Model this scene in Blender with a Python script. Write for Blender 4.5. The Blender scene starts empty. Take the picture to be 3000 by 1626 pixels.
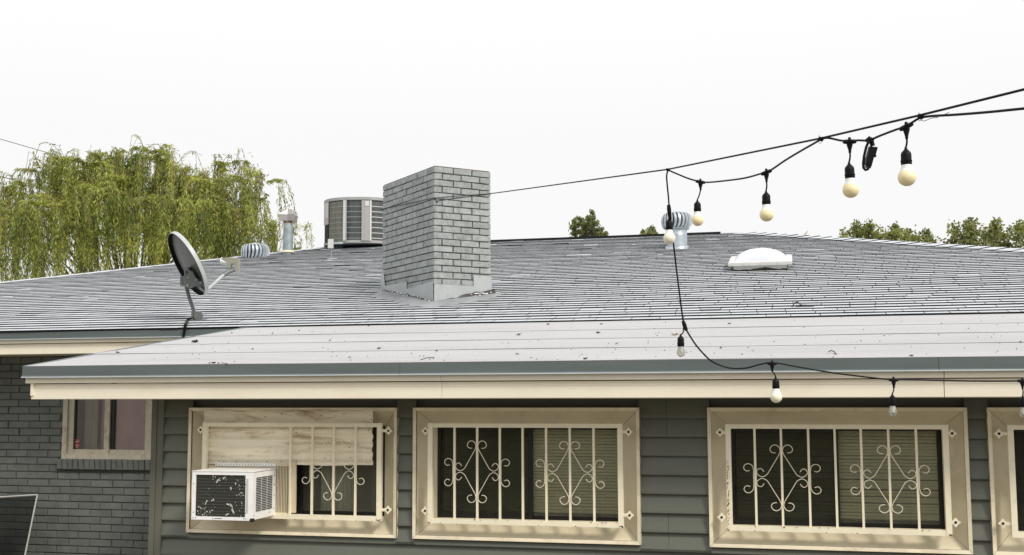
import bpy, math, random
import numpy as np
from mathutils import Vector, Matrix

random.seed(7)
RNG = np.random.default_rng(11)
D = bpy.data
SC = bpy.context.scene
COL = SC.collection

# ------------------------------------------------------------------ camera
CZ = 2.30                                   # eye height above the yard
FPX, PIT, YAW, ROL = 3368.6, 0.09971, 0.24083, -0.00352
cy_, sy_, cp_, sp_ = math.cos(YAW), math.sin(YAW), math.cos(PIT), math.sin(PIT)
_R = np.array([cy_, sy_, 0.0]); _FH = np.array([-sy_, cy_, 0.0]); _Z = np.array([0, 0, 1.0])
CF = _FH * cp_ + _Z * sp_
_U = _Z * cp_ - _FH * sp_
CR = _R * math.cos(ROL) + _U * math.sin(ROL)
CU = _U * math.cos(ROL) - _R * math.sin(ROL)
CAM = np.array([0, 0, CZ])
cam_data = D.cameras.new('camera')
cam = D.objects.new('camera', cam_data); COL.objects.link(cam)
m = Matrix(((CR[0], CU[0], -CF[0], 0), (CR[1], CU[1], -CF[1], 0), (CR[2], CU[2], -CF[2], CZ), (0, 0, 0, 1)))
cam.matrix_world = m
cam_data.sensor_width = 36.0
cam_data.lens = 36.0 * FPX / 3000.0
cam_data.clip_start = 0.05
cam_data.clip_end = 3000
SC.camera = cam

# ------------------------------------------------------------------ sky, sun, exposure
SUN_EL, SUN_AZ = math.radians(42), math.radians(126)     # azimuth clockwise from +Y: behind the camera, to the right
w = D.worlds.new('World'); SC.world = w; w.use_nodes = True
nt = w.node_tree; nt.nodes.clear()
sky = nt.nodes.new('ShaderNodeTexSky'); sky.sky_type = 'NISHITA'; sky.sun_disc = False
sky.sun_elevation = SUN_EL; sky.sun_rotation = SUN_AZ
sky.air_density = 1.0; sky.dust_density = 6.0; sky.ozone_density = 1.0
hs = nt.nodes.new('ShaderNodeHueSaturation'); hs.inputs['Saturation'].default_value = 0.08
mx = nt.nodes.new('ShaderNodeMix'); mx.data_type = 'RGBA'; mx.inputs[0].default_value = 0.94
mx.inputs[7].default_value = (9.98, 9.99, 10.0, 1)       # thin bright cloud cover
bg = nt.nodes.new('ShaderNodeBackground'); bg.inputs[1].default_value = 0.10
wo = nt.nodes.new('ShaderNodeOutputWorld')
nt.links.new(sky.outputs[0], hs.inputs['Color']); nt.links.new(hs.outputs[0], mx.inputs[6])
# cloud cover brightens towards the zenith as overcast skies do
tcw = nt.nodes.new('ShaderNodeTexCoord'); sxyz = nt.nodes.new('ShaderNodeSeparateXYZ'); nt.links.new(tcw.outputs['Generated'], sxyz.inputs[0])
mrw = nt.nodes.new('ShaderNodeMapRange'); mrw.inputs['From Min'].default_value = 0.22; mrw.inputs['From Max'].default_value = 1.0
mrw.inputs['To Min'].default_value = 1.0; mrw.inputs['To Max'].default_value = 1.4
nt.links.new(sxyz.outputs['Z'], mrw.inputs['Value'])
vsc = nt.nodes.new('ShaderNodeVectorMath'); vsc.operation = 'SCALE'
nt.links.new(mx.outputs[2], vsc.inputs[0]); nt.links.new(mrw.outputs[0], vsc.inputs['Scale'])
nt.links.new(vsc.outputs[0], bg.inputs[0]); nt.links.new(bg.outputs[0], wo.inputs[0])
sl = D.lights.new('sun', 'SUN'); sl.energy = 2.7; sl.angle = math.radians(12); sl.color = (1, 0.94, 0.84)
so = D.objects.new('sun', sl); COL.objects.link(so); so.location = (4, -6, 14)
sdir = Vector((math.sin(SUN_AZ) * math.cos(SUN_EL), math.cos(SUN_AZ) * math.cos(SUN_EL), math.sin(SUN_EL)))
so.rotation_euler = sdir.to_track_quat('Z', 'Y').to_euler()
SC.view_settings.view_transform = 'Standard'; SC.view_settings.look = 'None'
SC.view_settings.exposure = 0.0; SC.view_settings.gamma = 1.0
SC.view_settings.use_curve_mapping = False

# ------------------------------------------------------------------ measuring helpers
def ray(px, py):
    return CF + CR * (px - 1500) / FPX - CU * (py - 813) / FPX
def at_y(px, py, Y):
    r = ray(px, py); return CAM + r * (Y / r[1])
def at_d(px, py, d):
    return CAM + ray(px, py) * d

# ------------------------------------------------------------------ materials
MATS = {}
def mat(name, col, rough=0.7, metal=0.0, var=0.12, vscale=6.0, bump=0.0, bscale=120.0, spec=0.5,
        stain=None, stain_amt=0.0, stain_scale=3.0, stretch=(1, 1, 1), island=0.0, fine=0.0, stain_lo=0.52):
    """base colour broken up by noise, optional dirt / stains with a shape of their own, per piece variation, relief"""
    mt = D.materials.new(name); mt.use_nodes = True
    n = mt.node_tree; b = n.nodes['Principled BSDF']
    b.inputs['Roughness'].default_value = rough; b.inputs['Metallic'].default_value = metal
    b.inputs['Specular IOR Level'].default_value = spec
    tc = n.nodes.new('ShaderNodeTexCoord')
    geo = n.nodes.new('ShaderNodeNewGeometry')
    mp = n.nodes.new('ShaderNodeMapping'); mp.inputs['Scale'].default_value = stretch
    n.links.new(geo.outputs['Position'], mp.inputs[0])
    nz = n.nodes.new('ShaderNodeTexNoise'); nz.inputs['Scale'].default_value = vscale; nz.inputs['Detail'].default_value = 6
    nz.inputs['Roughness'].default_value = 0.62
    n.links.new(mp.outputs[0], nz.inputs['Vector'])
    cr = n.nodes.new('ShaderNodeMapRange')
    cr.inputs['From Min'].default_value = 0.3; cr.inputs['From Max'].default_value = 0.7
    cr.inputs['To Min'].default_value = 1 - var; cr.inputs['To Max'].default_value = 1 + var
    n.links.new(nz.outputs[0], cr.inputs['Value'])
    val = cr.outputs[0]
    if island:
        oi = n.nodes.new('ShaderNodeObjectInfo')
        ad = n.nodes.new('ShaderNodeMath'); ad.operation = 'ADD'
        n.links.new(geo.outputs['Random Per Island'], ad.inputs[0]); n.links.new(oi.outputs['Random'], ad.inputs[1])
        fr = n.nodes.new('ShaderNodeMath'); fr.operation = 'FRACT'; n.links.new(ad.outputs[0], fr.inputs[0])
        r2 = n.nodes.new('ShaderNodeMapRange'); r2.inputs['To Min'].default_value = 1 - island; r2.inputs['To Max'].default_value = 1 + island
        n.links.new(fr.outputs[0], r2.inputs['Value'])
        mu = n.nodes.new('ShaderNodeMath'); mu.operation = 'MULTIPLY'
        n.links.new(val, mu.inputs[0]); n.links.new(r2.outputs[0], mu.inputs[1]); val = mu.outputs[0]
    if fine:
        n3 = n.nodes.new('ShaderNodeTexNoise'); n3.inputs['Scale'].default_value = 260; n3.inputs['Detail'].default_value = 3
        n.links.new(geo.outputs['Position'], n3.inputs['Vector'])
        r3 = n.nodes.new('ShaderNodeMapRange'); r3.inputs['From Min'].default_value = 0.35; r3.inputs['From Max'].default_value = 0.65
        r3.inputs['To Min'].default_value = 1 - fine; r3.inputs['To Max'].default_value = 1 + fine
        n.links.new(n3.outputs[0], r3.inputs['Value'])
        mu = n.nodes.new('ShaderNodeMath'); mu.operation = 'MULTIPLY'
        n.links.new(val, mu.inputs[0]); n.links.new(r3.outputs[0], mu.inputs[1]); val = mu.outputs[0]
    vm = n.nodes.new('ShaderNodeVectorMath'); vm.operation = 'SCALE'
    vm.inputs[0].default_value = col
    n.links.new(val, vm.inputs['Scale'])
    out = vm.outputs[0]
    if stain is not None:
        sn = n.nodes.new('ShaderNodeTexNoise'); sn.inputs['Scale'].default_value = stain_scale; sn.inputs['Detail'].default_value = 8
        sn.inputs['Roughness'].default_value = 0.7; sn.inputs['Distortion'].default_value = 0.6
        n.links.new(mp.outputs[0], sn.inputs['Vector'])
        sr = n.nodes.new('ShaderNodeMapRange'); sr.inputs['From Min'].default_value = stain_lo; sr.inputs['From Max'].default_value = stain_lo + 0.16
        sr.inputs['To Max'].default_value = stain_amt
        n.links.new(sn.outputs[0], sr.inputs['Value'])
        mi = n.nodes.new('ShaderNodeMix'); mi.data_type = 'RGBA'; mi.inputs[7].default_value = (*stain, 1)
        n.links.new(sr.outputs[0], mi.inputs[0]); n.links.new(out, mi.inputs[6]); out = mi.outputs[2]
    n.links.new(out, b.inputs['Base Color'])
    if bump:
        bn = n.nodes.new('ShaderNodeTexNoise'); bn.inputs['Scale'].default_value = bscale; bn.inputs['Detail'].default_value = 4
        n.links.new(mp.outputs[0], bn.inputs['Vector'])
        bp = n.nodes.new('ShaderNodeBump'); bp.inputs['Strength'].default_value = bump; bp.inputs['Distance'].default_value = 0.004
        n.links.new(bn.outputs[0], bp.inputs['Height']); n.links.new(bp.outputs[0], b.inputs['Normal'])
    MATS[name] = mt
    return mt

def leaf_mat(name, col, col2, trans=0.45):
    mt = D.materials.new(name); mt.use_nodes = True
    n = mt.node_tree; n.nodes.clear()
    o = n.nodes.new('ShaderNodeOutputMaterial')
    geo = n.nodes.new('ShaderNodeNewGeometry')
    nz = n.nodes.new('ShaderNodeTexNoise'); nz.inputs['Scale'].default_value = 0.9; nz.inputs['Detail'].default_value = 4
    n.links.new(geo.outputs['Position'], nz.inputs['Vector'])
    ad = n.nodes.new('ShaderNodeMath'); ad.operation = 'MULTIPLY_ADD'; ad.inputs[1].default_value = 0.55
    n.links.new(geo.outputs['Random Per Island'], ad.inputs[0])
    mr = n.nodes.new('ShaderNodeMapRange'); mr.inputs['From Min'].default_value = 0.3; mr.inputs['From Max'].default_value = 0.7
    mr.inputs['To Min'].default_value = 0.0; mr.inputs['To Max'].default_value = 0.5
    n.links.new(nz.outputs[0], mr.inputs['Value']); n.links.new(mr.outputs[0], ad.inputs[2])
    rp = n.nodes.new('ShaderNodeValToRGB'); e = rp.color_ramp.elements
    e[0].color = (*col, 1); e[1].color = (*col2, 1); e[0].position = 0.15; e[1].position = 0.9
    n.links.new(ad.outputs[0], rp.inputs[0])
    d1 = n.nodes.new('ShaderNodeBsdfPrincipled'); d1.inputs['Roughness'].default_value = 0.55
    t1 = n.nodes.new('ShaderNodeBsdfTranslucent')
    mi = n.nodes.new('ShaderNodeMixShader'); mi.inputs[0].default_value = trans
    n.links.new(rp.outputs[0], d1.inputs['Base Color']); n.links.new(rp.outputs[0], t1.inputs['Color'])
    n.links.new(d1.outputs[0], mi.inputs[1]); n.links.new(t1.outputs[0], mi.inputs[2]); n.links.new(mi.outputs[0], o.inputs[0])
    return mt

def glass_mat(name, tint, refl=1.0, rough=0.02, opac=0.0, film=(0.2, 0.2, 0.2)):
    """window glass: see-through with Fresnel reflection, optional dusty film"""
    mt = D.materials.new(name); mt.use_nodes = True
    n = mt.node_tree; n.nodes.clear()
    o = n.nodes.new('ShaderNodeOutputMaterial')
    tr = n.nodes.new('ShaderNodeBsdfTransparent'); tr.inputs[0].default_value = (*tint, 1)
    gl = n.nodes.new('ShaderNodeBsdfGlossy'); gl.inputs['Roughness'].default_value = rough
    gl.inputs['Color'].default_value = (refl, refl, refl, 1)
    fr = n.nodes.new('ShaderNodeFresnel'); fr.inputs[0].default_value = 1.5
    m1 = n.nodes.new('ShaderNodeMixShader')
    n.links.new(fr.outputs[0], m1.inputs[0]); n.links.new(tr.outputs[0], m1.inputs[1]); n.links.new(gl.outputs[0], m1.inputs[2])
    last = m1.outputs[0]
    if opac:
        df = n.nodes.new('ShaderNodeBsdfDiffuse'); df.inputs[0].default_value = (*film, 1)
        m2 = n.nodes.new('ShaderNodeMixShader'); m2.inputs[0].default_value = opac
        nz = n.nodes.new('ShaderNodeTexNoise'); nz.inputs['Scale'].default_value = 5; nz.inputs['Detail'].default_value = 5
        mr = n.nodes.new('ShaderNodeMapRange'); mr.inputs['To Min'].default_value = opac * 0.4; mr.inputs['To Max'].default_value = min(1, opac * 1.6)
        n.links.new(nz.outputs[0], mr.inputs['Value']); n.links.new(mr.outputs[0], m2.inputs[0])
        n.links.new(last, m2.inputs[1]); n.links.new(df.outputs[0], m2.inputs[2]); last = m2.outputs[0]
    n.links.new(last, o.inputs[0])
    return mt

# ------------------------------------------------------------------ mesh helpers
class MB:
    def __init__(s): s.v = []; s.f = []; s.mi = []
    def add(s, vs, fs, mi=0):
        o = len(s.v); s.v += [tuple(map(float, p)) for p in vs]
        for f in fs:
            s.f.append(tuple(i + o for i in f)); s.mi.append(mi)
    def box(s, x0, x1, y0, y1, z0, z1, mi=0):
        s.add([(x0, y0, z0), (x1, y0, z0), (x1, y1, z0), (x0, y1, z0), (x0, y0, z1), (x1, y0, z1), (x1, y1, z1), (x0, y1, z1)],
              [(0, 3, 2, 1), (4, 5, 6, 7), (0, 1, 5, 4), (1, 2, 6, 5), (2, 3, 7, 6), (3, 0, 4, 7)], mi)
    def obox(s, c, ax, ay, az, hx, hy, hz, mi=0):
        c = np.array(c); P = []
        for k in (-1, 1):
            for i, j in ((-1, -1), (1, -1), (1, 1), (-1, 1)):
                P.append(c + np.array(ax) * i * hx + np.array(ay) * j * hy + np.array(az) * k * hz)
        s.add(P, [(0, 3, 2, 1), (4, 5, 6, 7), (0, 1, 5, 4), (1, 2, 6, 5), (2, 3, 7, 6), (3, 0, 4, 7)], mi)
    def prism_x(s, prof, x0, x1, mi=0):
        """closed (y,z) profile drawn out along x"""
        n = len(prof)
        s.add([(x0, y, z) for y, z in prof] + [(x1, y, z) for y, z in prof],
              [tuple(range(n)), tuple(range(2 * n - 1, n - 1, -1))] + [(i, i + n, (i + 1) % n + n, (i + 1) % n) for i in range(n)], mi)
    def prism(s, poly, o, ax, ay, an, t, mi=0):
        """flat polygon (u,v) in the plane o + u*ax + v*ay, thickness t along an"""
        o, ax, ay, an = map(np.array, (o, ax, ay, an)); n = len(poly)
        a = [o + ax * u + ay * v for u, v in poly]; b = [p + an * t for p in a]
        s.add(a + b, [tuple(range(n - 1, -1, -1)), tuple(range(n, 2 * n))] + [(i, (i + 1) % n, (i + 1) % n + n, i + n) for i in range(n)], mi)
    def tube(s, pts, r, seg=8, mi=0, cap=True):
        pts = [np.array(p, float) for p in pts]; n = len(pts)
        rr = r if hasattr(r, '__len__') else [r] * n
        V = []; up = None
        for i, p in enumerate(pts):
            t = pts[min(i + 1, n - 1)] - pts[max(i - 1, 0)]; t /= (np.linalg.norm(t) + 1e-12)
            if up is None:
                up = np.array([0, 0, 1.0]) if abs(t[2]) < 0.9 else np.array([1.0, 0, 0])
            a = np.cross(t, up); a /= (np.linalg.norm(a) + 1e-12); b = np.cross(a, t); up = b
            for k in range(seg):
                th = 2 * math.pi * k / seg
                V.append(p + (a * math.cos(th) + b * math.sin(th)) * rr[i])
        F = []
        for i in range(n - 1):
            for k in range(seg):
                F.append((i * seg + k, i * seg + (k + 1) % seg, (i + 1) * seg + (k + 1) % seg, (i + 1) * seg + k))
        if cap:
            F.append(tuple(range(seg - 1, -1, -1))); F.append(tuple((n - 1) * seg + k for k in range(seg)))
        s.add(V, F, mi)
    def lathe(s, prof, o, axis=(0, 0, 1), seg=20, mi=0):
        """(r, h) profile turned about axis through o"""
        o = np.array(o, float); t = np.array(axis, float); t /= np.linalg.norm(t)
        u = np.array([1.0, 0, 0]) if abs(t[0]) < 0.8 else np.array([0, 1.0, 0])
        a = np.cross(t, u); a /= np.linalg.norm(a); b = np.cross(t, a); V = []
        for r, h in prof:
            for k in range(seg):
                th = 2 * math.pi * k / seg
                V.append(o + t * h + (a * math.cos(th) + b * math.sin(th)) * max(r, 1e-5))
        F = []
        for i in range(len(prof) - 1):
            for k in range(seg):
                F.append((i * seg + k, i * seg + (k + 1) % seg, (i + 1) * seg + (k + 1) % seg, (i + 1) * seg + k))
        F.append(tuple(range(seg - 1, -1, -1))); F.append(tuple((len(prof) - 1) * seg + k for k in range(seg)))
        s.add(V, F, mi)
    def mesh(s, name, mats, smooth=False, off=(0, 0, 0)):
        me = D.meshes.new(name)
        me.from_pydata([(a - off[0], b - off[1], c - off[2]) for a, b, c in s.v], [], s.f)
        for mm in (mats if isinstance(mats, (list, tuple)) else [mats]): me.materials.append(mm)
        me.polygons.foreach_set('material_index', s.mi)
        if smooth: me.polygons.foreach_set('use_smooth', [True] * len(s.f))
        me.update()
        return me
    def build(s, name, mats, parent=None, smooth=False, label=None, kind=None):
        off = root_of(parent) if parent is not None else (0, 0, 0)
        me = s.mesh(name, mats, smooth, off)
        o = D.objects.new(name, me); COL.objects.link(o)
        if smooth:
            try: me.set_sharp_from_angle(angle=math.radians(42))
            except Exception: pass
        if parent is not None: o.parent = parent
        if label: o['label'] = label
        if kind: o['kind'] = kind
        return o

def root_of(o):
    while o.parent is not None: o = o.parent
    return tuple(o.location)
def thing(name, label, cat, loc=(0, 0, 0), group=None):
    o = D.objects.new(name, None); COL.objects.link(o); o.location = tuple(map(float, loc))
    o.empty_display_size = 0.1
    o['label'] = label; o['category'] = cat
    if group: o['group'] = group
    return o
def tag(o, label, cat, group=None):
    o['label'] = label; o['category'] = cat
    if group: o['group'] = group
    return o
def recentre(o):
    """give a top-level one-mesh thing an origin on itself"""
    n = len(o.data.vertices); a = np.zeros(n * 3); o.data.vertices.foreach_get('co', a); a = a.reshape(-1, 3)
    c = np.array([a[:, 0].mean(), a[:, 1].mean(), a[:, 2].min()])
    o.data.vertices.foreach_set('co', (a - c).ravel()); o.data.update(); o.location = c
    return o

# ------------------------------------------------------------------ colours
M = {}
M['shingle'] = mat('shingle_granules', (0.485, 0.508, 0.537), 0.92, var=0.08, vscale=2.2, island=0.05, fine=0.12, spec=0.2)
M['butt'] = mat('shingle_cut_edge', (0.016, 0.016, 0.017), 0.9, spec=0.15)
M['rolled'] = mat('rolled_roofing', (0.422, 0.420, 0.432), 0.93, var=0.05, vscale=1.2, fine=0.20, spec=0.2, bump=0.4, bscale=90,
                  stain=(0.31, 0.30, 0.295), stain_amt=0.45, stain_scale=0.8, stretch=(0.5, 2.2, 1))
M['lap'] = mat('lap_edge_grey', (0.20, 0.19, 0.185), 0.9)  # grey front edges of the lapped roofing strips
M['felt'] = mat('roof_deck_felt', (0.03, 0.03, 0.03), 0.95)
M['drip'] = mat('grey_drip_metal', (0.098, 0.118, 0.118), 0.5, var=0.16, vscale=2.5, stretch=(0.35, 1, 3), spec=0.4)
M['drip_lip'] = mat('grey_drip_lip', (0.33, 0.37, 0.38), 0.5, var=0.1)
M['cream'] = mat('cream_fascia_paint', (0.83, 0.77, 0.635), 0.55, var=0.05, vscale=2, stretch=(0.5, 1, 2),
                 stain=(0.66, 0.56, 0.42), stain_amt=0.35, stain_scale=1.3)
M['trim'] = mat('tan_window_surround', (0.68, 0.605, 0.435), 0.5, var=0.07, vscale=4, stain=(0.27, 0.20, 0.11), stain_amt=0.30, stain_scale=2.2)
M['rim'] = mat('cream_window_rim', (0.79, 0.71, 0.54), 0.5, var=0.07, vscale=6, stain=(0.28, 0.18, 0.10), stain_amt=0.35, stain_scale=5)
M['grille'] = mat('cream_grille_paint', (0.88, 0.81, 0.63), 0.45, var=0.05, vscale=14, stain=(0.30, 0.20, 0.11), stain_amt=0.35, stain_scale=22, stain_lo=0.58)
M['scroll'] = mat('cream_scroll_iron', (0.88, 0.81, 0.65), 0.45, var=0.06, vscale=14)
M['siding'] = mat('grey_green_siding', (0.122, 0.130, 0.105), 0.55, var=0.09, vscale=1.6, stretch=(0.5, 1, 2.5), bump=0.15, bscale=60,
                  stain=(0.145, 0.162, 0.148), stain_amt=0.35, stain_scale=1.2, island=0.05)
M['corner'] = mat('grey_green_corner_board', (0.118, 0.12, 0.092), 0.55, var=0.08, vscale=2)
M['brick'] = mat('painted_grey_brick', (0.120, 0.130, 0.118), 0.65, var=0.14, vscale=9, island=0.10, bump=0.5, bscale=70,
                 stain=(0.07, 0.072, 0.065), stain_amt=0.35, stain_scale=6)
M['mortar'] = mat('painted_grey_mortar', (0.060, 0.064, 0.056), 0.8, var=0.12, vscale=12, bump=0.5)
M['chim'] = mat('painted_chimney_brick', (0.275, 0.295, 0.29), 0.62, var=0.24, vscale=15, island=0.10, bump=0.6, bscale=55,
                stain=(0.15, 0.15, 0.135), stain_amt=0.6, stain_scale=20, fine=0.08)
M['chim_mortar'] = mat('shaded_sandy_mortar', (0.095, 0.078, 0.062), 0.9, var=0.2, vscale=20, bump=0.5)  # sandy mortar, darkened to carry the shade in the brick joints
M['flash'] = mat('painted_flashing_metal', (0.37, 0.395, 0.40), 0.5, var=0.10, vscale=5, stain=(0.17, 0.18, 0.18), stain_amt=0.45, stain_scale=5)
M['tar'] = mat('tar_sealant', (0.02, 0.02, 0.02), 0.5, var=0.2, bump=0.6, bscale=40)
M['seal'] = mat('silver_roof_sealant', (0.25, 0.26, 0.275), 0.7, var=0.25, vscale=6, bump=0.6, bscale=30, stain=(0.16, 0.165, 0.17), stain_amt=0.7, stain_scale=4)
M['sealw'] = mat('white_caulk_smears', (0.75, 0.75, 0.74), 0.7, var=0.1)
M['galv'] = mat('galvanised_steel', (0.46, 0.51, 0.55), 0.34, 0.75, var=0.16, vscale=14, bump=0.1)
M['galv_d'] = mat('dull_galvanised_pipe', (0.27, 0.33, 0.35), 0.5, 0.35, var=0.22, vscale=10, stain=(0.20, 0.12, 0.06), stain_amt=0.35, stain_scale=6)
M['rust'] = mat('rusty_steel', (0.17, 0.085, 0.04), 0.8, var=0.3, vscale=20)
M['cap'] = mat('vent_cap_metal', (0.36, 0.34, 0.33), 0.4, 0.5, var=0.12, vscale=10)
M['cond'] = mat('condenser_grey_paint', (0.30, 0.30, 0.30), 0.5, var=0.08)
M['cond_l'] = mat('condenser_light_trim', (0.50, 0.50, 0.49), 0.5, var=0.05)
M['cond_fin'] = mat('condenser_coil_fins', (0.075, 0.082, 0.082), 0.5, 0.3, var=0.35, vscale=5, stretch=(14, 14, 0.5))
M['coil_oil'] = mat('condenser_coil_weathered', (0.13, 0.13, 0.105), 0.5, 0.2, var=0.3, vscale=4, stretch=(10, 10, 0.4),
                    stain=(0.22, 0.12, 0.05), stain_amt=0.5, stain_scale=1.2)
M['pink'] = mat('condenser_faded_panel', (0.40, 0.35, 0.36), 0.5)
M['black'] = mat('black_rubber_and_dish_shade', (0.006, 0.0055, 0.007), 0.5, var=0.1, spec=0.16)
M['dark'] = mat('dark_recess', (0.012, 0.012, 0.011), 0.8)
M['white'] = mat('white_enamel', (0.86, 0.86, 0.86), 0.4, var=0.03, vscale=6, stain=(0.45, 0.40, 0.33), stain_amt=0.22, stain_scale=9)
M['ac_coil'] = mat('ac_coil_black', (0.030, 0.032, 0.026), 0.5, 0.2, var=0.25, vscale=5, stretch=(1, 1, 20))
M['foil'] = mat('torn_foil_flakes', (0.50, 0.49, 0.44), 0.5, var=0.3, vscale=40)
M['beige'] = mat('beige_ac_filler', (0.66, 0.57, 0.40), 0.6, var=0.08)
M['dish'] = mat('dish_grey_paint', (0.085, 0.087, 0.08), 0.45, var=0.06, vscale=8)
M['dish_rim'] = mat('dish_light_edge', (0.42, 0.45, 0.46), 0.4)
M['mast'] = mat('dish_mast_grey', (0.15, 0.165, 0.16), 0.45, 0.3, var=0.1)
M['lnb'] = mat('lnb_khaki_plastic', (0.30, 0.30, 0.235), 0.5)
M['lnb_w'] = mat('lnb_white_horn', (0.8, 0.8, 0.8), 0.4)
M['bulb_w'] = mat('bulb_white_collar', (0.82, 0.82, 0.80), 0.35, var=0.01)
M['bark'] = mat('tree_bark', (0.075, 0.06, 0.045), 0.9, var=0.3, vscale=8, bump=0.5, bscale=20)
M['twig'] = mat('willow_twig_bark', (0.16, 0.13, 0.06), 0.8)
M['leafdry'] = mat('dry_leaf_debris', (0.05, 0.04, 0.03), 0.9, var=0.3)
M['leaftan'] = mat('tan_leaf_debris', (0.36, 0.28, 0.19), 0.9, var=0.3)
M['bronze'] = mat('dark_bronze_sash', (0.018, 0.017, 0.015), 0.4, spec=0.4)
M['slat'] = mat('cream_blind_slats', (0.88, 0.80, 0.56), 0.6, var=0.10, vscale=3, stretch=(1, 1, 1))
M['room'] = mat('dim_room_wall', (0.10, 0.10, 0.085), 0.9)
M['drape'] = mat('pale_curtain', (0.72, 0.72, 0.62), 0.9, var=0.12, vscale=3, stretch=(8, 1, 0.4))
M['pinkshade'] = mat('dusty_pink_shade', (0.85, 0.68, 0.68), 0.9, var=0.10, vscale=2)
M['oldwood'] = mat('weathered_sash_paint', (0.50, 0.46, 0.36), 0.7, var=0.14, vscale=9, stain=(0.15, 0.11, 0.07), stain_amt=0.5, stain_scale=9, stretch=(1, 1, 1))
M['sheet'] = mat('cream_corrugated_sheet', (0.88, 0.81, 0.65), 0.6, var=0.10, vscale=3, stretch=(0.7, 1, 4),
                 stain=(0.36, 0.22, 0.10), stain_amt=0.9, stain_scale=2.6, stain_lo=0.50)
M['sticker_r'] = mat('red_sticker', (0.34, 0.03, 0.02), 0.5, var=0.05)
M['sticker_w'] = mat('white_sticker_print', (0.75, 0.72, 0.68), 0.5, var=0.02)
M['alu'] = mat('aluminium_screen_frame', (0.50, 0.50, 0.47), 0.45, 0.2, var=0.1)
M['ground'] = mat('dusty_yard', (0.22, 0.20, 0.165), 0.95, var=0.2, vscale=0.8, fine=0.15)
M['soffit'] = mat('cream_soffit', (0.50, 0.45, 0.33), 0.7)
M['plain_roof'] = mat('far_side_shingles', (0.40, 0.41, 0.42), 0.95, var=0.15, vscale=5)
G_dark = glass_mat('window_glass', (0.93, 0.95, 0.92), 1.0, 0.03, 0.14, (0.42, 0.42, 0.33))
G_scr = glass_mat('glass_behind_insect_screen', (0.52, 0.54, 0.47), 0.5, 0.12, 0.14, (0.20, 0.21, 0.165))
G_old = glass_mat('old_window_glass', (0.85, 0.83, 0.82), 1.0, 0.04, 0.10, (0.4, 0.33, 0.33))
G_mesh = glass_mat('insect_mesh', (0.42, 0.42, 0.42), 0.0, 0.5, 0.35, (0.03, 0.03, 0.03))
# frosted bulb globe and clear bulb glass
def bulb_mats():
    a = D.materials.new('cream_bulb_globe'); a.use_nodes = True; b = a.node_tree.nodes['Principled BSDF']
    b.inputs['Base Color'].default_value = (0.86, 0.75, 0.47, 1); b.inputs['Roughness'].default_value = 0.38
    c = D.materials.new('clear_bulb_glass'); c.use_nodes = True; n = c.node_tree; n.nodes.clear()
    o = n.nodes.new('ShaderNodeOutputMaterial'); tr = n.nodes.new('ShaderNodeBsdfTransparent'); tr.inputs[0].default_value = (0.93, 0.92, 0.86, 1)
    gl = n.nodes.new('ShaderNodeBsdfGlossy'); gl.inputs['Roughness'].default_value = 0.02
    lw = n.nodes.new('ShaderNodeLayerWeight'); lw.inputs[0].default_value = 0.35
    mi = n.nodes.new('ShaderNodeMixShader'); n.links.new(lw.outputs['Fresnel'], mi.inputs[0])
    n.links.new(tr.outputs[0], mi.inputs[1]); n.links.new(gl.outputs[0], mi.inputs[2])
    df = n.nodes.new('ShaderNodeBsdfTranslucent'); df.inputs[0].default_value = (0.85, 0.85, 0.83, 1)
    m3 = n.nodes.new('ShaderNodeMixShader'); m3.inputs[0].default_value = 0.28
    n.links.new(mi.outputs[0], m3.inputs[1]); n.links.new(df.outputs[0], m3.inputs[2]); n.links.new(m3.outputs[0], o.inputs[0])
    return a, c
M['globe'], M['clear'] = bulb_mats()
M['globe_p'] = M['globe'].copy(); M['globe_p'].name = 'pale_bulb_globe'
M['globe_p'].node_tree.nodes['Principled BSDF'].inputs['Base Color'].default_value = (0.86, 0.82, 0.66, 1)

# ================================================================== house geometry (metres, y away from the camera)
YF, ZFB, ZGT = 6.55, CZ - 0.0345, CZ + 0.1787        # extension eave: front, fascia bottom, metal top
YW = 7.0                                             # siding face
YE, ZE = 9.647, CZ + 0.5996                          # main eave, shingle edge
ZEB = ZE - (ZGT - ZFB)
MS, PS = 0.2339, (ZE - ZGT) / (YE - YF)              # main and extension roof slopes
YR = 16.885; ZR = ZE + MS * (YR - YE)
XHL, XHR = -7.20, -0.67
XRK = -4.90                                          # left rake of the extension roof
XCL, XCR = XHL - (YR - YE), XHR + (YR - YE)          # main eave corners
XEX = 5.4                                            # right end of extension
YB = 10.40                                           # brick wall face
def roof_pt(px, py):
    r = ray(px, py); n = np.array([0, -MS, 1]); return CAM + r * ((np.array([0, YE, ZE]) - CAM) @ n) / (r @ n)
def porch_pt(px, py):
    r = ray(px, py); n = np.array([0, -PS, 1]); return CAM + r * ((np.array([0, YF, ZGT]) - CAM) @ n) / (r @ n)
def zroof(y): return ZE + MS * (y - YE)
def zporch(y): return ZGT + PS * (y - YF)

g = MB(); g.add([(-900, -600, 0), (900, -600, 0), (900, 1500, 0), (-900, 1500, 0)], [(0, 1, 2, 3)])
o = g.build('ground', M['ground']); o['kind'] = 'structure'

house = thing('house', 'low house with grey shingled hip roof, brick wall and a siding extension with barred windows', 'house', (-2, 7.0, 0))

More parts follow.
